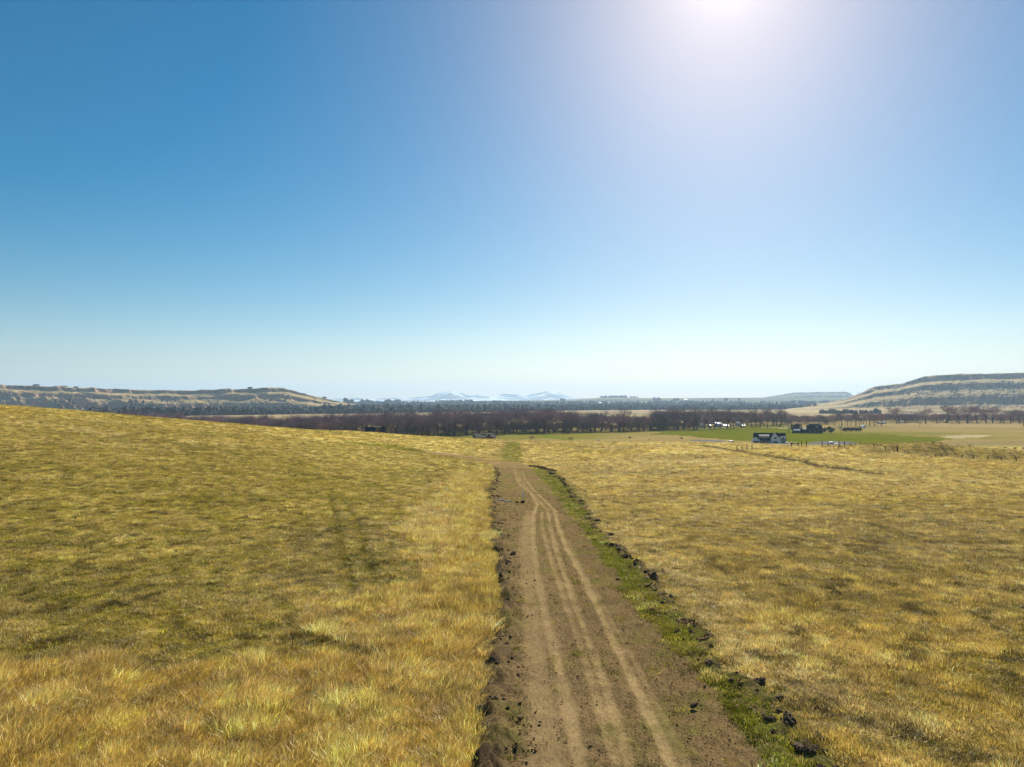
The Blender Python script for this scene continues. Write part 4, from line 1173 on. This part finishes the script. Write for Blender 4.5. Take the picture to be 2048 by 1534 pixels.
block('pump_house', 1728, 842, 5, 6, 6, M_WTRIM, M_WTRIM, 'tiny white gabled hut showing through the right-hand grove', 'hut', 905, .5, ridge='y', wins=1)
block('metal_barn', 1765, 843, 14, 4, 6, M_GREYR, M_GREYR, 'long low grey shed right of the tree grove', 'shed', 1080, .4)
block('metal_barn', 1804, 842, 8, 3, 6, M_GREYR, M_BARN, 'small dark shed under the right-hand trees', 'shed', 1120, .4)
block('metal_barn', 835, 824, 5, 3.4, 16, M_WTRIM, M_WTRIM, 'lone white building shining in the hazy woods left of centre', 'building', 2650, .4)
block('metal_barn', 893, 826.5, 8, 3, 16, M_WTRIM, M_WTRIM, 'white barn at the left end of the distant farm with silos', 'barn', 2380, .45)
block('metal_barn', 936, 823.5, 4.5, 4.5, 14, M_WTRIM, M_WTRIM, 'white gabled building right of the two distant silos', 'barn', 2400, .5, ridge='y')
def silo(px, label):
    D = 2400.0; x = (px - 1024) / F * D
    o = empty('silo', (x, D, float(ground_z(x, D))), 0, label, 'silo', 'pair of grain silos')
    MB().tube((0, 0, 0), (0, 0, 11), 2.6, 2.6, 16).build('bin', M_METAL, o)
    MB().tube((0, 0, 11), (0, 0, 13.4), 2.75, .3, 16).build('cap', M_WTRIM, o)
silo(920.5, 'left one of the two tall silos at the distant farm'); silo(926.5, 'right one of the two tall silos at the distant farm')
block('metal_barn', 1202, 807, 9, 2.6, 24, M_WTRIM, M_WTRIM, 'long white barn on the upland below the row of hilltop trees', 'barn')
block('white_house', 1217, 807, 3, 2.4, 14, M_WTRIM, M_WTRIM, 'white upland house between the long barn and a smaller one', 'house')
block('white_house', 1223.5, 806.5, 3.2, 2.6, 14, M_WHITE, M_WTRIM, 'rightmost of the three white buildings on the central upland', 'house')
block('white_house', 1372, 800, 5, 1.8, 20, M_WTRIM, M_WTRIM, 'low white building on the upland right of the tall bare trees', 'house')
block('white_house', 1054, 804, 2.6, 2.2, 14, M_WTRIM, M_WTRIM, 'tiny white house on the dark upland under the snowy peaks', 'house')
block('mobile_home', 109, 819, 13, 3.2, 9, M_WTRIM, M_WTRIM, 'long white trailer home just above the left hill crest', 'mobile home', 1900, .3, wins=4)
block('white_house', 444, 829, 7, 4, 10, M_WHITE, M_WTRIM, 'small white house in the trees below the left mesa', 'house', 1500, .4)
block('white_house', 236, 813, 7, 2.6, 12, M_WTRIM, M_GREYR, 'pale house at the foot of the left mesa', 'house', None, .4)
block('white_house', 258, 812, 5, 2.6, 12, M_WTRIM, M_TANR, 'small pale house right of another at the mesa foot', 'house', None, .4)
def rim_block(px, dD, wpx, hpx, label, wall=M_GREYR):
    D = 3300.0 + dD; x = (px - 1024) / F * D
    return block('mesa_house', px, None, wpx, hpx, 14, wall, M_DROOF, label, 'house', D, .45, 0, left_mesa_z, 'x', 3, 4)
rim_block(70, 30, 10, 3.4, 'long dark-roofed house farthest left on the rim of the left mesa')
rim_block(124, 30, 14, 3.0, 'widest dark house on the left mesa rim')
rim_block(150, 30, 7, 3.0, 'small dark house right of the widest one on the mesa rim')
rim_block(499, 30, 8, 3.4, 'lone dark house near the highest point of the left mesa')
rim_block(648, 10, 7, 3.0, 'lone building on the right slope of the left mesa', M_BRICK)

# ================================================================== fence, stakes, cattle
def wire_fence():
    posts = [(1473, 891, 11.5, 0), (1483, 890, 11.0, 0), (1493, 890, 11.0, 0), (1503, 889, 10.0, 0), (1582, 892, 9, 0), (1595, 891, 8, 0), (1602, 893, 11.5, 0), (1612, 893, 12.0, 0), (1643, 894, 12.5, 0), (1655, 894, 9, 0),
             (1677, 896, 13.0, 0), (1688, 897, 12.0, 0), (1699, 893, 6, .1), (1746, 896, 7, .05), (1769, 898, 7, 0), (1794, 907, 13.0, -.12), (1816, 905, 6, 0), (1843, 907, 6, .1), (1868, 910, 8, .25),
             (1881, 909, 7, 0), (1893, 911, 8, -.2), (1922, 914, 7, 0), (1945, 916, 8, 0), (1973.5, 920, 12.0, 0), (2000, 924, 8, 0), (2031.5, 927, 11.0, -.28), (2062, 932, 11, 0)]
    D0 = 186.0
    pts = []
    x0 = (1473 - 1024) / F * D0
    root = empty('wire_fence', (x0, D0, float(ground_z(x0, D0))), 0, 'wire fence on thin dark posts crossing the right-hand field', 'fence')
    rg = np.random.default_rng(5)
    for px, row, hp, lean in posts:
        D = float(np.interp(px, [1473, 1700, 1800, 2062], [188, 184, 170, 150]))
        x = (px - 1024) / F * D; z = float(ground_z(x, D)); h = hp * D / F
        thick = .11 if abs(px - 1794) > 2 else .16
        m = MB().tube((0, 0, -.3), (math.sin(lean) * h, 0, h * math.cos(lean)), thick, thick * .85, 7)
        o = m.build('post', M_POST, root)
        o.location = Vector((x, D, z)) - root.location
        pts.append(Vector((x, D, z)) - root.location)
    for k in range(3):
        m = MB()
        for a, b in zip(pts[:-1], pts[1:]):
            hz = .35 + .35 * k
            m.tube(a + Vector((0, -.1, hz)), b + Vector((0, -.1, hz)), .008, .008, 3, False)
        m.build('wire', M_WIRE, root)
    # the long fence beyond the road end of the field
wire_fence()

def stake(px, row, h, label, D=None, white=True):
    x, y = unproj(px, row)
    z = float(ground_z(x, y))
    o = empty('marker_stake', (x, y, z), 0, label, 'stake')
    MB().prism([(-.028, -.2), (.028, -.2), (.028, h * .93), (0, h), (-.028, h * .93)], 'y', -.012, .012).build('lath', M_WTRIM, o)
    if white:
        MB().box(-.05, .055, -.03, .03, h * .62, h * .80).build('ribbon', M_PINK, o)
        MB().prism([(.05, h * .78), (.14, h * .70), (.12, h * .64), (.05, h * .66)], 'y', -.006, .006).build('ribbon_tail', M_WTRIM, o)
stake(1046, 1003, .95, 'white survey stake with pale ribbon standing at the left side of the dirt road')
stake(892, 989, .75, 'small grey stake alone in the straw grass left of the road', white=False)
# pale rock slabs beside the road near the stake
M_SLAB = plain_mat('pale_stone', (.22, .23, .21), .8, .2, .2, bump=.3)
for px, row, s, lab in ((1000, 1000, .22, 'flat grey-green stone left of the white stake, nearer the road edge'), (1014, 1003, .20, 'flat pale stone left of the white stake, the closer one to it')):
    x, y = unproj(px, row); o = obj('flat_stone', clod_mesh('flat_stone', 60 + px % 7, 2, .25), M_SLAB); o.location = (x, y, float(ground_z(x, y)) + .02); o.scale = (s * 1.8, s, s); tag(o, lab, 'stone')

def skin_body(name, nodes, edges, mat):
    me = bpy.data.meshes.new(name); me.from_pydata([n[:3] for n in nodes], edges, []); me.update()
    o = bpy.data.objects.new(name, me); C.objects.link(o)
    md = o.modifiers.new('skin', 'SKIN'); md.use_smooth_shade = True
    for v, n in zip(me.skin_vertices[0].data, nodes): v.radius = (n[3], n[3] if len(n) < 5 else n[4]); v.use_root = False
    me.skin_vertices[0].data[0].use_root = True
    ss = o.modifiers.new('sub', 'SUBSURF'); ss.levels = 1; ss.render_levels = 1
    dg = bpy.context.evaluated_depsgraph_get()
    m2 = bpy.data.meshes.new_from_object(o.evaluated_get(dg)); m2.name = name
    m2.materials.clear(); m2.materials.append(mat)
    bpy.data.objects.remove(o); return m2
def cow_mesh(lying, mat):
    H = .95 if not lying else .38
    n = [(0, 0, H, .38, .42), (.55, 0, H + .03, .36, .42), (-.6, 0, H + .02, .33, .38), (1.0, 0, H + .22, .20, .24), (1.25, 0, H + (.35 if lying else .05), .14), (1.52, 0, H + (.25 if lying else -.12), .09), (-.95, 0, H + .1, .06), (-1.02, 0, H - .35, .03)]
    e = [(0, 1), (0, 2), (1, 3), (3, 4), (4, 5), (2, 6), (6, 7)]
    for sx, root in ((.55, 1), (-.62, 2)):
        for sy in (-.2, .2):
            k = len(n)
            if lying:
                n += [(sx + .1, sy * 1.6, H - .22, .12), (sx + .5, sy * 1.9, .08, .06), (sx + .15, sy * 2.1, .07, .05)]
            elif sx > 0:
                n += [(sx, sy, H - .42, .11), (sx + .02, sy, .45, .065), (sx, sy, .06, .06)]
            else:
                n += [(sx, sy, H - .38, .14), (sx - .12, sy, .50, .065), (sx - .05, sy, .06, .06)]
            e += [(root, k), (k, k + 1), (k + 1, k + 2)]
    k = len(n); n += [(1.24, .14, H + (.45 if lying else .14), .035), (1.24, -.14, H + (.45 if lying else .14), .035)]; e += [(4, k), (4, k + 1)]
    return skin_body('cow', n, e, mat)
COWS = (cow_mesh(False, M_HIDE), cow_mesh(True, M_HIDE), cow_mesh(True, M_HIDEB))
def cow(px, row, D, m, yaw, label, s=1.0):
    if D is None: x, D = unproj(px, row, None, 120)
    else: x = (px - 1024) / F * D
    o = obj('cow', COWS[m]); o.location = (x, D, float(ground_z(x, D))); o.rotation_euler = (0, 0, yaw); o.scale = (s, s, s)
    tag(o, label, 'cow')
cow(1259, 876.5, 640, 0, .1, 'black cow grazing in the flat field below the two tall bare trees', 1.15)
cow(1299, 879.5, 610, 0, 1.4, 'small dark cow facing this way alone in the middle of the field', 1.0)
cow(1363, 877.5, 625, 0, 3.2, 'dark cow walking near the edge of the green field', 1.15)
cow(2029, 897.5, None, 1, 0.1, 'black cow lying on the rough bank between a brown calf and the photo edge', 1.0)
cow(2047, 898, None, 1, 1.2, 'black cow lying farthest right on the rough bank', 1.2)
cow(2012, 896, None, 2, 3.0, 'brown calf lying left of the black cow on the bank', .7)
# white water trough at the end of the dark ditch line
x, y = unproj(1196.5, 881, None, 200); z = float(ground_z(x, y))
o = empty('water_trough', (x, y, z), .1, 'small white water trough at the end of the dark line on the brow', 'trough')
MB().box(-.9, .9, -.4, .4, 0, .12).box(-.9, .9, -.4, -.32, .12, .7).box(-.9, .9, .32, .4, .12, .7).box(-.9, -.82, -.32, .32, .12, .7).box(.82, .9, -.32, .32, .12, .7).build('tub', M_WTRIM, o)
# covered boat-like load on the gravel yard
x, y = unproj(1663, 887.5, None, 300); z = float(ground_z(x, y))
o = empty('covered_trailer', (x, y, z), .05, 'low white covered trailer on the grey gravel yard', 'trailer')
MB().prism([(-1.9, .5), (1.7, .5), (2.2, 1.0), (1.0, 1.7), (-1.2, 1.6), (-2.0, 1.0)], 'y', -1, 1).build('cover', M_WTRIM, o)
MB().box(-1.8, 5.5, -.9, .9, .3, .48).build('deck', M_METAL, o)
for sy in (-1, 1): MB().tube((0, sy * .8, .3), (0, sy * 1.02, .3), .3, .3, 10).build('wheel', M_TYRE, o)
# ================================================================== trees
def bark_mat(name, col, var=.25):
    m, nt, N, Lk, b = mat_base(name, .9, .1)
    oi = N.new('ShaderNodeObjectInfo')
    cr = N.new('ShaderNodeValToRGB'); e = cr.color_ramp.elements
    e[0].color = (col[0] * .75, col[1] * .85, col[2] * .8, 1); e[1].color = (col[0] * 1.35, col[1] * 1.1, col[2] * 1.15, 1)
    n = e.new(.5) if hasattr(e, 'new') else None
    if n: n.color = (col[0] * 1.0, col[1] * 1.0, col[2] * 1.0, 1)
    Lk.new(oi.outputs['Random'], cr.inputs[0]); Lk.new(cr.outputs[0], b.inputs['Base Color'])
    return m
M_TRUNK = bark_mat('cottonwood_bark', (.085, .072, .065)); M_TWIG = bark_mat('bare_twigs', (.30, .225, .235))
M_BRUSH = bark_mat('brush_twigs', (.33, .26, .21)); M_DARKF = bark_mat('conifer_needles', (.04, .055, .03)); M_YEL = bark_mat('budding_twigs', (.26, .23, .07))

def bare_tree_meshes(seed, h, spread=.55, levels=5, kids=(3, 4, 4, 3, 3), twigw=.05, low=.22, dense=1.0):
    rg = random.Random(seed)
    tr, cw = MB(), MB()
    segs = []
    def grow(p, d, L, r, lv):
        q = p; n = 3 if lv < 3 else 2
        pts = [p]
        for i in range(n):
            d = (d + Vector((rg.gauss(0, .13), rg.gauss(0, .13), rg.gauss(0, .08) + .05))).normalized()
            q = q + d * (L / n); pts.append(q)
        rr = [r * (1 - .45 * i / n) for i in range(n + 1)]
        for i in range(n): segs.append((pts[i], pts[i + 1], rr[i], rr[i + 1], lv))
        if lv >= levels: return
        k = kids[min(lv, len(kids) - 1)]
        for j in range(k):
            if lv > 1 and rg.random() > dense: continue
            t = 1.0 if j == 0 else rg.uniform(.45, 1.0)
            base = pts[0].lerp(pts[-1], t) if lv > 0 else pts[-1].lerp(pts[-2], rg.uniform(0, .6))
            ang = rg.uniform(.35, .95) * (spread / .55) * (0.5 if j == 0 else 1)
            az = rg.uniform(0, 6.283); pp = d.orthogonal().normalized(); qq = d.cross(pp)
            nd = (d * math.cos(ang) + (pp * math.cos(az) + qq * math.sin(az)) * math.sin(ang))
            nd.z = nd.z * .8 + .18
            grow(base, nd.normalized(), L * rg.uniform(.60, .80), max(rr[-1] * rg.uniform(.55, .8), twigw * .5), lv + 1)
    grow(Vector((0, 0, -.6)), Vector((rg.gauss(0, .06), rg.gauss(0, .06), 1)).normalized(), h * low + .6, h * .027, 0)
    top = max(s[1].z for s in segs); k = h / top
    for p, q, r0, r1, lv in segs:
        p, q = p * k, q * k
        if lv <= 1: tr.tube(p, q, r0 * 1.0, r1, 6 if lv == 0 else 5, False)
        elif lv < levels: cw.tube(p, q, r0, r1, 3, False)
        else:
            d = (q - p).normalized(); a = d.orthogonal().normalized() * (twigw * .5); b = d.cross(a)
            cw.add([p - a, p + a, q + a * .5, q - a * .5], [[0, 1, 2, 3]])
    def mk(mb, name, mat):
        me = new_mesh(name, np.array(mb.v), mb.f); me.materials.append(mat); return me
    return mk(tr, 'trunk', M_TRUNK), mk(cw, 'crown', M_TWIG)

VARS = [bare_tree_meshes(1 + i, 24 + (i % 3) * 1.5, .50 + .06 * (i % 4), 5, (4, 4, 4, 4, 3), .095, .2 + .05 * (i % 3)) for i in range(7)]
BRUSHV = [bare_tree_meshes(40 + i, 6.5, .75, 4, (5, 5, 4, 4), .06, .07) for i in range(3)]
for t_, c_ in BRUSHV: c_.materials.clear(); c_.materials.append(M_BRUSH)

def place_tree(x, y, h, v, label, group=None, name='bare_tree', zf=None, mats=None, sx=1.0, rz=None, rg=random):
    base_h = (24 + (v % 3) * 1.5) if name == 'bare_tree' or name == 'bare_shrub_tree' else 24
    s = h / base_h
    t = empty(name, (x, y, float((zf or ground_z)(np.array(x), np.array(y)))), rg.uniform(0, 6.28) if rz is None else rz, label, 'tree', group)
    t.scale = (s * sx, s * sx, s)
    tm, cm = VARS[v]
    obj('trunk', tm, None, t); obj('crown', cm, None, t)
    return t

def tree_belt():
    rg = random.Random(77)
    # front line of the river belt: photograph column -> depth
    cols = [180, 250, 330, 420, 520, 640, 760, 900, 1024, 1140, 1250, 1350, 1450, 1530]
    deps = [780, 700, 640, 610, 600, 610, 640, 690, 735, 765, 790, 835, 890, 950]
    hts  = [25, 25, 23, 21, 21, 22.5, 24.5, 25.5, 25.5, 25.5, 18.5, 26, 27, 26]
    n = 0
    px = 235.0
    while px < 1570 and n < 232:
        D0 = np.interp(px, cols, deps); h0 = np.interp(px, cols, hts)
        for row in range(3):
            if row == 2 and rg.random() < .45: continue
            if px > 1385 and (row == 1 and rg.random() < .5 or row == 2): continue
            D = D0 + row * rg.uniform(14, 34) + rg.uniform(-6, 6)
            p = px + rg.uniform(-7, 7)
            x = (p - 1024) / F * D
            h = h0 * rg.uniform(.90, 1.18) * (1 if row else rg.uniform(.85, 1.0))
            if 1190 < px < 1310: h *= rg.uniform(.85, 1.0)
            if px < 560: lab, grp = 'low bare tree in the thinning tree belt behind the left hillside', 'trees of the belt behind the left hill'
            elif px < 1100: lab, grp = 'bare cottonwood in the dense middle of the river tree belt', 'cottonwoods of the dense middle belt'
            elif px < 1390: lab, grp = 'bare cottonwood in the right part of the river belt before the tan fields', 'cottonwoods of the right part of the belt'
            else: lab, grp = 'thin bare cottonwood above the pale farm buildings by the green field', 'thin cottonwoods by the pale buildings'
            place_tree(x, D, h, rg.randrange(7), lab, grp, rg=rg, sx=rg.uniform(1.0, 1.3)); n += 1
        px += rg.uniform(11.5, 17.5) if px > 600 else rg.uniform(13, 20)
    # two that rise above the rest
    place_tree((1219 - 1024) / F * 790, 790, 28.5, 1, 'tall lone-crowned cottonwood rising above the belt, the left one of two', rg=rg)
    place_tree((1246 - 1024) / F * 792, 792, 30.0, 4, 'tallest cottonwood with broad reddish crown, right one of the rising pair', rg=rg)
    print('belt trees', n)
tree_belt()

def right_trees():
    rg = random.Random(99)
    # grove of thin trunks
    for i in range(22):
        p = 1667 + i * 4.6 + rg.uniform(-2, 2); D = 985 + rg.uniform(-18, 25)
        place_tree((p - 1024) / F * D, D, rg.uniform(17, 25), rg.randrange(7), 'tall thin-trunked bare tree in the open grove at right', 'trees of the open grove', rg=rg, sx=.75)
    # far right belt
    lst = [(1795, 22), (1812, 14), (1828, 15), (1852, 21), (1870, 13), (1893, 24), (1915, 22), (1932, 24), (1950, 23), (1968, 20), (1985, 21), (2003, 14), (2024, 20), (2040, 19), (2055, 18)]
    for p, h in lst:
        for k in range(2):
            D = 1085 + rg.uniform(-30, 40) + k * 50
            q = p + rg.uniform(-5, 5)
            place_tree((q - 1024) / F * D, D, h * rg.uniform(1.1, 1.35), rg.randrange(7), 'round-crowned bare tree in the belt below the right mesa', 'trees below the right mesa', rg=rg, sx=1.15)
    for p, D, h, lab in ((1577, 765, 15, 'pale bare tree with two dark trunks left of the brown house'), (1680, 760, 8, 'small pale bare tree between the round tree and the hedge'),
                         (2046, 960, 19, 'bushy bare tree at the right edge of the photo'), (1838, 950, 9, 'low bare bush-like tree standing alone before the right belt'), (1534, 905, 24, 'upright bare cottonwood at the right end of the pale farm buildings'),
                         (1582, 950, 20, 'faint tall bare tree behind the brown house yard')):
        place_tree((p - 1024) / F * D, D, h, rg.randrange(7), lab, rg=rg)
    t = place_tree((1488 - 1024) / F * 935, 935, 20, 2, 'bare tree with yellowing crown by the low white shed', rg=rg)
    for ch in t.children:
        if ch.name.startswith('crown'):
            me = ch.data.copy(); me.materials.clear(); me.materials.append(M_YEL); ch.data = me
right_trees()

# leafy or needled crowns: many small leaf faces through the crown's volume
def leaf_crown(name, seed, n, shape, size, mat):
    rg = np.random.default_rng(seed)
    P = shape(rg, n); a = rg.normal(0, 1, (n, 3)); a /= np.linalg.norm(a, axis=1)[:, None]; b = np.cross(a, rg.normal(0, 1, (n, 3))); b /= np.linalg.norm(b, axis=1)[:, None]
    s = size * rg.uniform(.6, 1.4, (n, 1))
    V = np.concatenate([P + a * s, P - a * s * .5 + b * s * .8, P - a * s * .5 - b * s * .8], 1).reshape(-1, 3)
    me = new_mesh(name, V, np.arange(3 * n, dtype=np.int32).reshape(-1, 3)); me.materials.append(mat); return me
def cone_shape(h, r):
    def f(rg, n):
        t = rg.uniform(0, 1, n) ** 1.5; a = rg.uniform(0, 6.28, n); rr = r * (1 - t) * (.55 + .45 * np.sin(t * 40)) * rg.uniform(.5, 1, n) + .1
        return np.stack([rr * np.cos(a), rr * np.sin(a), .8 + t * (h - .8)], 1)
    return f
def blob_shape(h, r, z0):
    def f(rg, n):
        c = rg.normal(0, .45, (14, 3)); c /= np.maximum(1, np.linalg.norm(c, axis=1) / .8)[:, None]
        k = rg.integers(0, 14, n); p = c[k] + rg.normal(0, .22, (n, 3))
        return p * np.array((r, r, (h - z0) / 2)) + np.array((0, 0, z0 + (h - z0) / 2))
    return f
def crowned(name, px, D, mesh, label, cat, s=1.0, sx=1.0, trunk_h=2.0, group=None):
    x = (px - 1024) / F * D
    t = empty(name, (x, D, float(ground_z(x, D))), px % 6, label, cat, group); t.scale = (s * sx, s * sx, s)
    obj('crown', mesh, None, t)
    MB().tube((0, 0, -.4), (0, 0, trunk_h), .22, .14, 6).build('trunk', M_TRUNK, t)
    return t
CON = leaf_crown('crown', 5, 2600, cone_shape(9.5, 2.4), .28, M_DARKF)
M_TEAL = bark_mat('dense_twigs', (.11, .10, .075))
BLOBS = [leaf_crown('crown', 8 + i, 2200, blob_shape(7, 3.6, 1.2), .30, M_TEAL) for i in range(3)]
crowned('conifer_tree', 1602, 738, CON, 'dark conifer at the left end of the brown house', 'tree')
crowned('round_tree', 1590, 770, BLOBS[0], 'broad dark round-crowned tree behind the shed by the brown house', 'tree', 1.35, 1.2)
crowned('round_tree', 1660.5, 742, BLOBS[1], 'dark round tree with its shadow right of the brown house', 'tree', 1.0, 1.0)
crowned('round_tree', 1649, 752, BLOBS[2], 'smaller dark round tree between brown house and round tree', 'tree', .8, .85)
crowned('conifer_tree', 1585, 736, CON, 'short dark conifer between the bare tree and the shed', 'tree', .55, .9)
for i in range(9):
    crowned('hedge_bush', 1686 + i * 4.2, 790 + (i % 3) * 3, BLOBS[i % 3], 'dark bush in the dense hedge right of the brown house', 'bush', .55 + .06 * (i % 3), 1.0, 1.0, 'bushes of the hedge')
# shrubs on and behind the brow of the near hill
def shrub(px, D, h, label, zf=None):
    x = (px - 1024) / F * D; i = int(px) % 3
    t = empty('bare_shrub', (x, D, float(ground_z(x, D))), px % 6, label, 'shrub'); s = h / 6.5; t.scale = (s, s, s)
    obj('trunk', BRUSHV[i][0], None, t); obj('crown', BRUSHV[i][1], None, t)
shrub(1062, 262, 2.6, 'dark bare shrub on the brow just right of the green strip')
shrub(1143, 262, 2.2, 'bare shrub beside the dark ditch line on the brow')
shrub(783, 268, 3.4, 'greyish bare shrub on the brow right of the half-hidden brown house')
shrub(1938, 192, 1.6, 'dark scrubby bush on the creek bank behind the fence')

# understory brush: nobody could count it
def brush():
    rg = np.random.default_rng(21)
    coll = bpy.data.collections.new('brush')
    for i, (t, c) in enumerate(BRUSHV):
        coll.objects.link(bpy.data.objects.new('brush_%d' % i, c))
    P, S = [], []
    cols = [180, 250, 330, 420, 520, 640, 760, 900, 1024, 1140, 1250, 1350, 1450, 1530]
    deps = [780, 700, 640, 610, 600, 610, 640, 690, 735, 765, 790, 835, 890, 950]
    n = 1150
    px = rg.uniform(150, 1400, n); D = np.interp(px, cols, deps) + rg.uniform(-4, 75, n); x = (px - 1024) / F * D
    P.append(np.stack([x, D, ground_z(x, D)], 1)); S.append(rg.uniform(.8, 2.5, n) * (1 + .35 * fbm(px, px * 0, 22, 2, 400)))
    n = 260
    px = rg.uniform(1370, 1660, n); D = np.interp(px, [1370, 1530, 1660], [900, 1010, 1040]) + rg.uniform(0, 90, n); x = (px - 1024) / F * D
    P.append(np.stack([x, D, ground_z(x, D)], 1)); S.append(rg.uniform(1.2, 2.3, n))
    n = 420
    px = rg.uniform(1640, 2120, n); D = 1120 + rg.uniform(0, 120, n); x = (px - 1024) / F * D
    P.append(np.stack([x, D, ground_z(x, D)], 1)); S.append(rg.uniform(1.0, 2.0, n))
    # the back rows of the river belt, which read as one mass
    rear = bpy.data.collections.new('rear_trees')
    for i, (t, c) in enumerate(VARS): rear.objects.link(bpy.data.objects.new('rear_%d' % i, c))
    n = 300
    px = np.concatenate([rg.uniform(200, 1400, n), rg.uniform(1400, 1640, 60), rg.uniform(1740, 2100, 130)]); m = len(px)
    D = np.interp(px, cols, deps) + rg.uniform(12, 95, m); D = np.where(px > 1400, np.interp(px, [1400, 1640, 1740, 2100], [930, 1080, 1130, 1160]) + rg.uniform(0, 60, m), D); x = (px - 1024) / F * D
    hh = np.interp(px, [200, 420, 640, 1024, 1190, 1210, 1300, 1330, 1400, 1640, 2100], [24, 21, 22, 25, 24, 18, 18, 24, 25, 16, 17]) * rg.uniform(.78, 1.0, m); vv = rg.integers(0, 7, m)
    ss_ = hh / (24 + (vv % 3) * 1.5)
    scatter('rear_cottonwoods', rear, np.stack([x, D, ground_z(x, D)], 1), np.stack([np.zeros(m), np.zeros(m), rg.uniform(0, 6.28, m)], 1), np.stack([ss_ * 1.2, ss_ * 1.2, ss_], 1), np.ones((m, 3)), vv)
    # low scrub along the creek bank and the ditch
    n = 420
    px = rg.uniform(1650, 2100, n); D = np.interp(px, [1650, 2100], [186, 172]) + rg.normal(0, 7, n); x = (px - 1024) / F * D
    P.append(np.stack([x, D, ground_z(x, D)], 1)); S.append(rg.uniform(.04, .10, n))
    n = 260
    k = rg.uniform(0, len(_DITCH) - 1.001, n); i = k.astype(int); f = k - i; A = np.array(_DITCH)
    xy = A[i] * (1 - f)[:, None] + A[i + 1] * f[:, None] + rg.normal(0, .8, (n, 2))
    P.append(np.concatenate([xy, ground_z(xy[:, 0], xy[:, 1])[:, None]], 1)); S.append(rg.uniform(.04, .10, n))
    P = np.concatenate(P); S = np.concatenate(S); n = len(P)
    scatter('underbrush', coll, P, np.stack([np.zeros(n), np.zeros(n), rg.uniform(0, 6.28, n)], 1), np.stack([S, S, S], 1), np.ones((n, 3)), rg.integers(0, 3, n))
brush()

# distant woods that read as masses
def far_woods():
    rg = np.random.default_rng(31)
    M = bark_mat('distant_wood', (.05, .048, .035))
    def lump(i):
        v, f = ico(1); v = v * (1 + .35 * fbm(v[:, 0] + i * 5, v[:, 1] + v[:, 2], .8, 3, 300 + i))[:, None] * np.array((6.5, 6.5, 8)) + np.array((0, 0, 6.5))
        me = new_mesh('wood_lump', v, f); me.materials.append(M); return me
    coll = coll_of('wood', [lump(i) for i in range(4)])
    P, S = [], []
    def strip(n, p0, p1, d0, d1, s0, s1, zf=ground_z, keep=None):
        px = rg.uniform(p0, p1, n); D = rg.uniform(0, 1, n); D = d0(px) + (d1(px) - d0(px)) * D if callable(d0) else d0 + (d1 - d0) * D
        x = (px - 1024) / F * D
        if keep is not None:
            k = keep(x, D, px); px, D, x = px[k], D[k], x[k]
        P.append(np.stack([x, D, zf(x, D)], 1)); S.append(rg.uniform(s0, s1, len(x)))
    strip(6500, 640, 1640, lambda p: np.interp(p, [640, 850, 1000, 1200, 1500, 1640], [2050, 2150, 2400, 3000, 3150, 3300]), lambda p: np.interp(p, [640, 1000, 1640], [4600, 4600, 4600]), .9, 1.7)
    strip(2200, 700, 1700, 4700, 5250, .5, 1.3)
    # woods at the foot of the left mesa and before it
    strip(2600, 180, 760, lambda p: np.interp(p, [180, 400, 760], [1500, 1750, 2100]), lambda p: np.interp(p, [180, 400, 760], [1750, 2300, 2750]), .7, 1.35)
    strip(900, -60, 720, 2600, 2850, .6, 1.1, all_z, lambda x, y, p: fbm(x, y, 130, 2, 310) > .1)
    strip(220, -60, 640, 2850, 3120, .3, .6, left_mesa_z, lambda x, y, p: fbm(x, y * .6, 110, 3, 311) > .28)
    strip(260, 1760, 2120, 2700, 3560, .25, .5, right_mesa_z, lambda x, y, p: fbm(x * .4, y, 90, 3, 312) > .25)
    strip(120, 1640, 1760, 2050, 2150, .4, .9)
    P_, S_ = np.concatenate(P), np.concatenate(S); n = len(P_)
    scatter('distant_woods', coll, P_, np.stack([np.zeros(n), np.zeros(n), rg.uniform(0, 6.28, n)], 1), np.stack([S_, S_, S_ * rg.uniform(.8, 1.2, n)], 1), np.ones((n, 3)), rg.integers(0, 4, n))
    # clumps on the far uplands' skyline
    P, S = [], []
    for p0, p1, n, D in ((1199, 1215, 26, 8600), (1216, 1262, 60, 8700), (1262, 1275, 10, 8700), (1305, 1322, 22, 6900), (1347, 1358, 16, 6600), (872, 925, 60, 6600), (930, 946, 24, 6500), (720, 740, 24, 5600), (1425, 1430, 6, 6600), (1448, 1456, 14, 6600), (1476, 1480, 8, 6500), (1120, 1130, 10, 7000), (770, 800, 30, 5400), (690, 705, 20, 4600)):
        px = rg.uniform(p0, p1, n); d = D + rg.uniform(-40, 40, n); x = (px - 1024) / F * d
        P.append(np.stack([x, d, all_z(x, d)], 1)); S.append(rg.uniform(.8, 2.2, n) * (1.2 if p0 == 1476 else 1))
    P_, S_ = np.concatenate(P), np.concatenate(S); n = len(P_)
    scatter('upland_woods', coll, P_, np.zeros((n, 3)), np.stack([S_, S_, S_], 1), np.ones((n, 3)), rg.integers(0, 4, n))
far_woods()
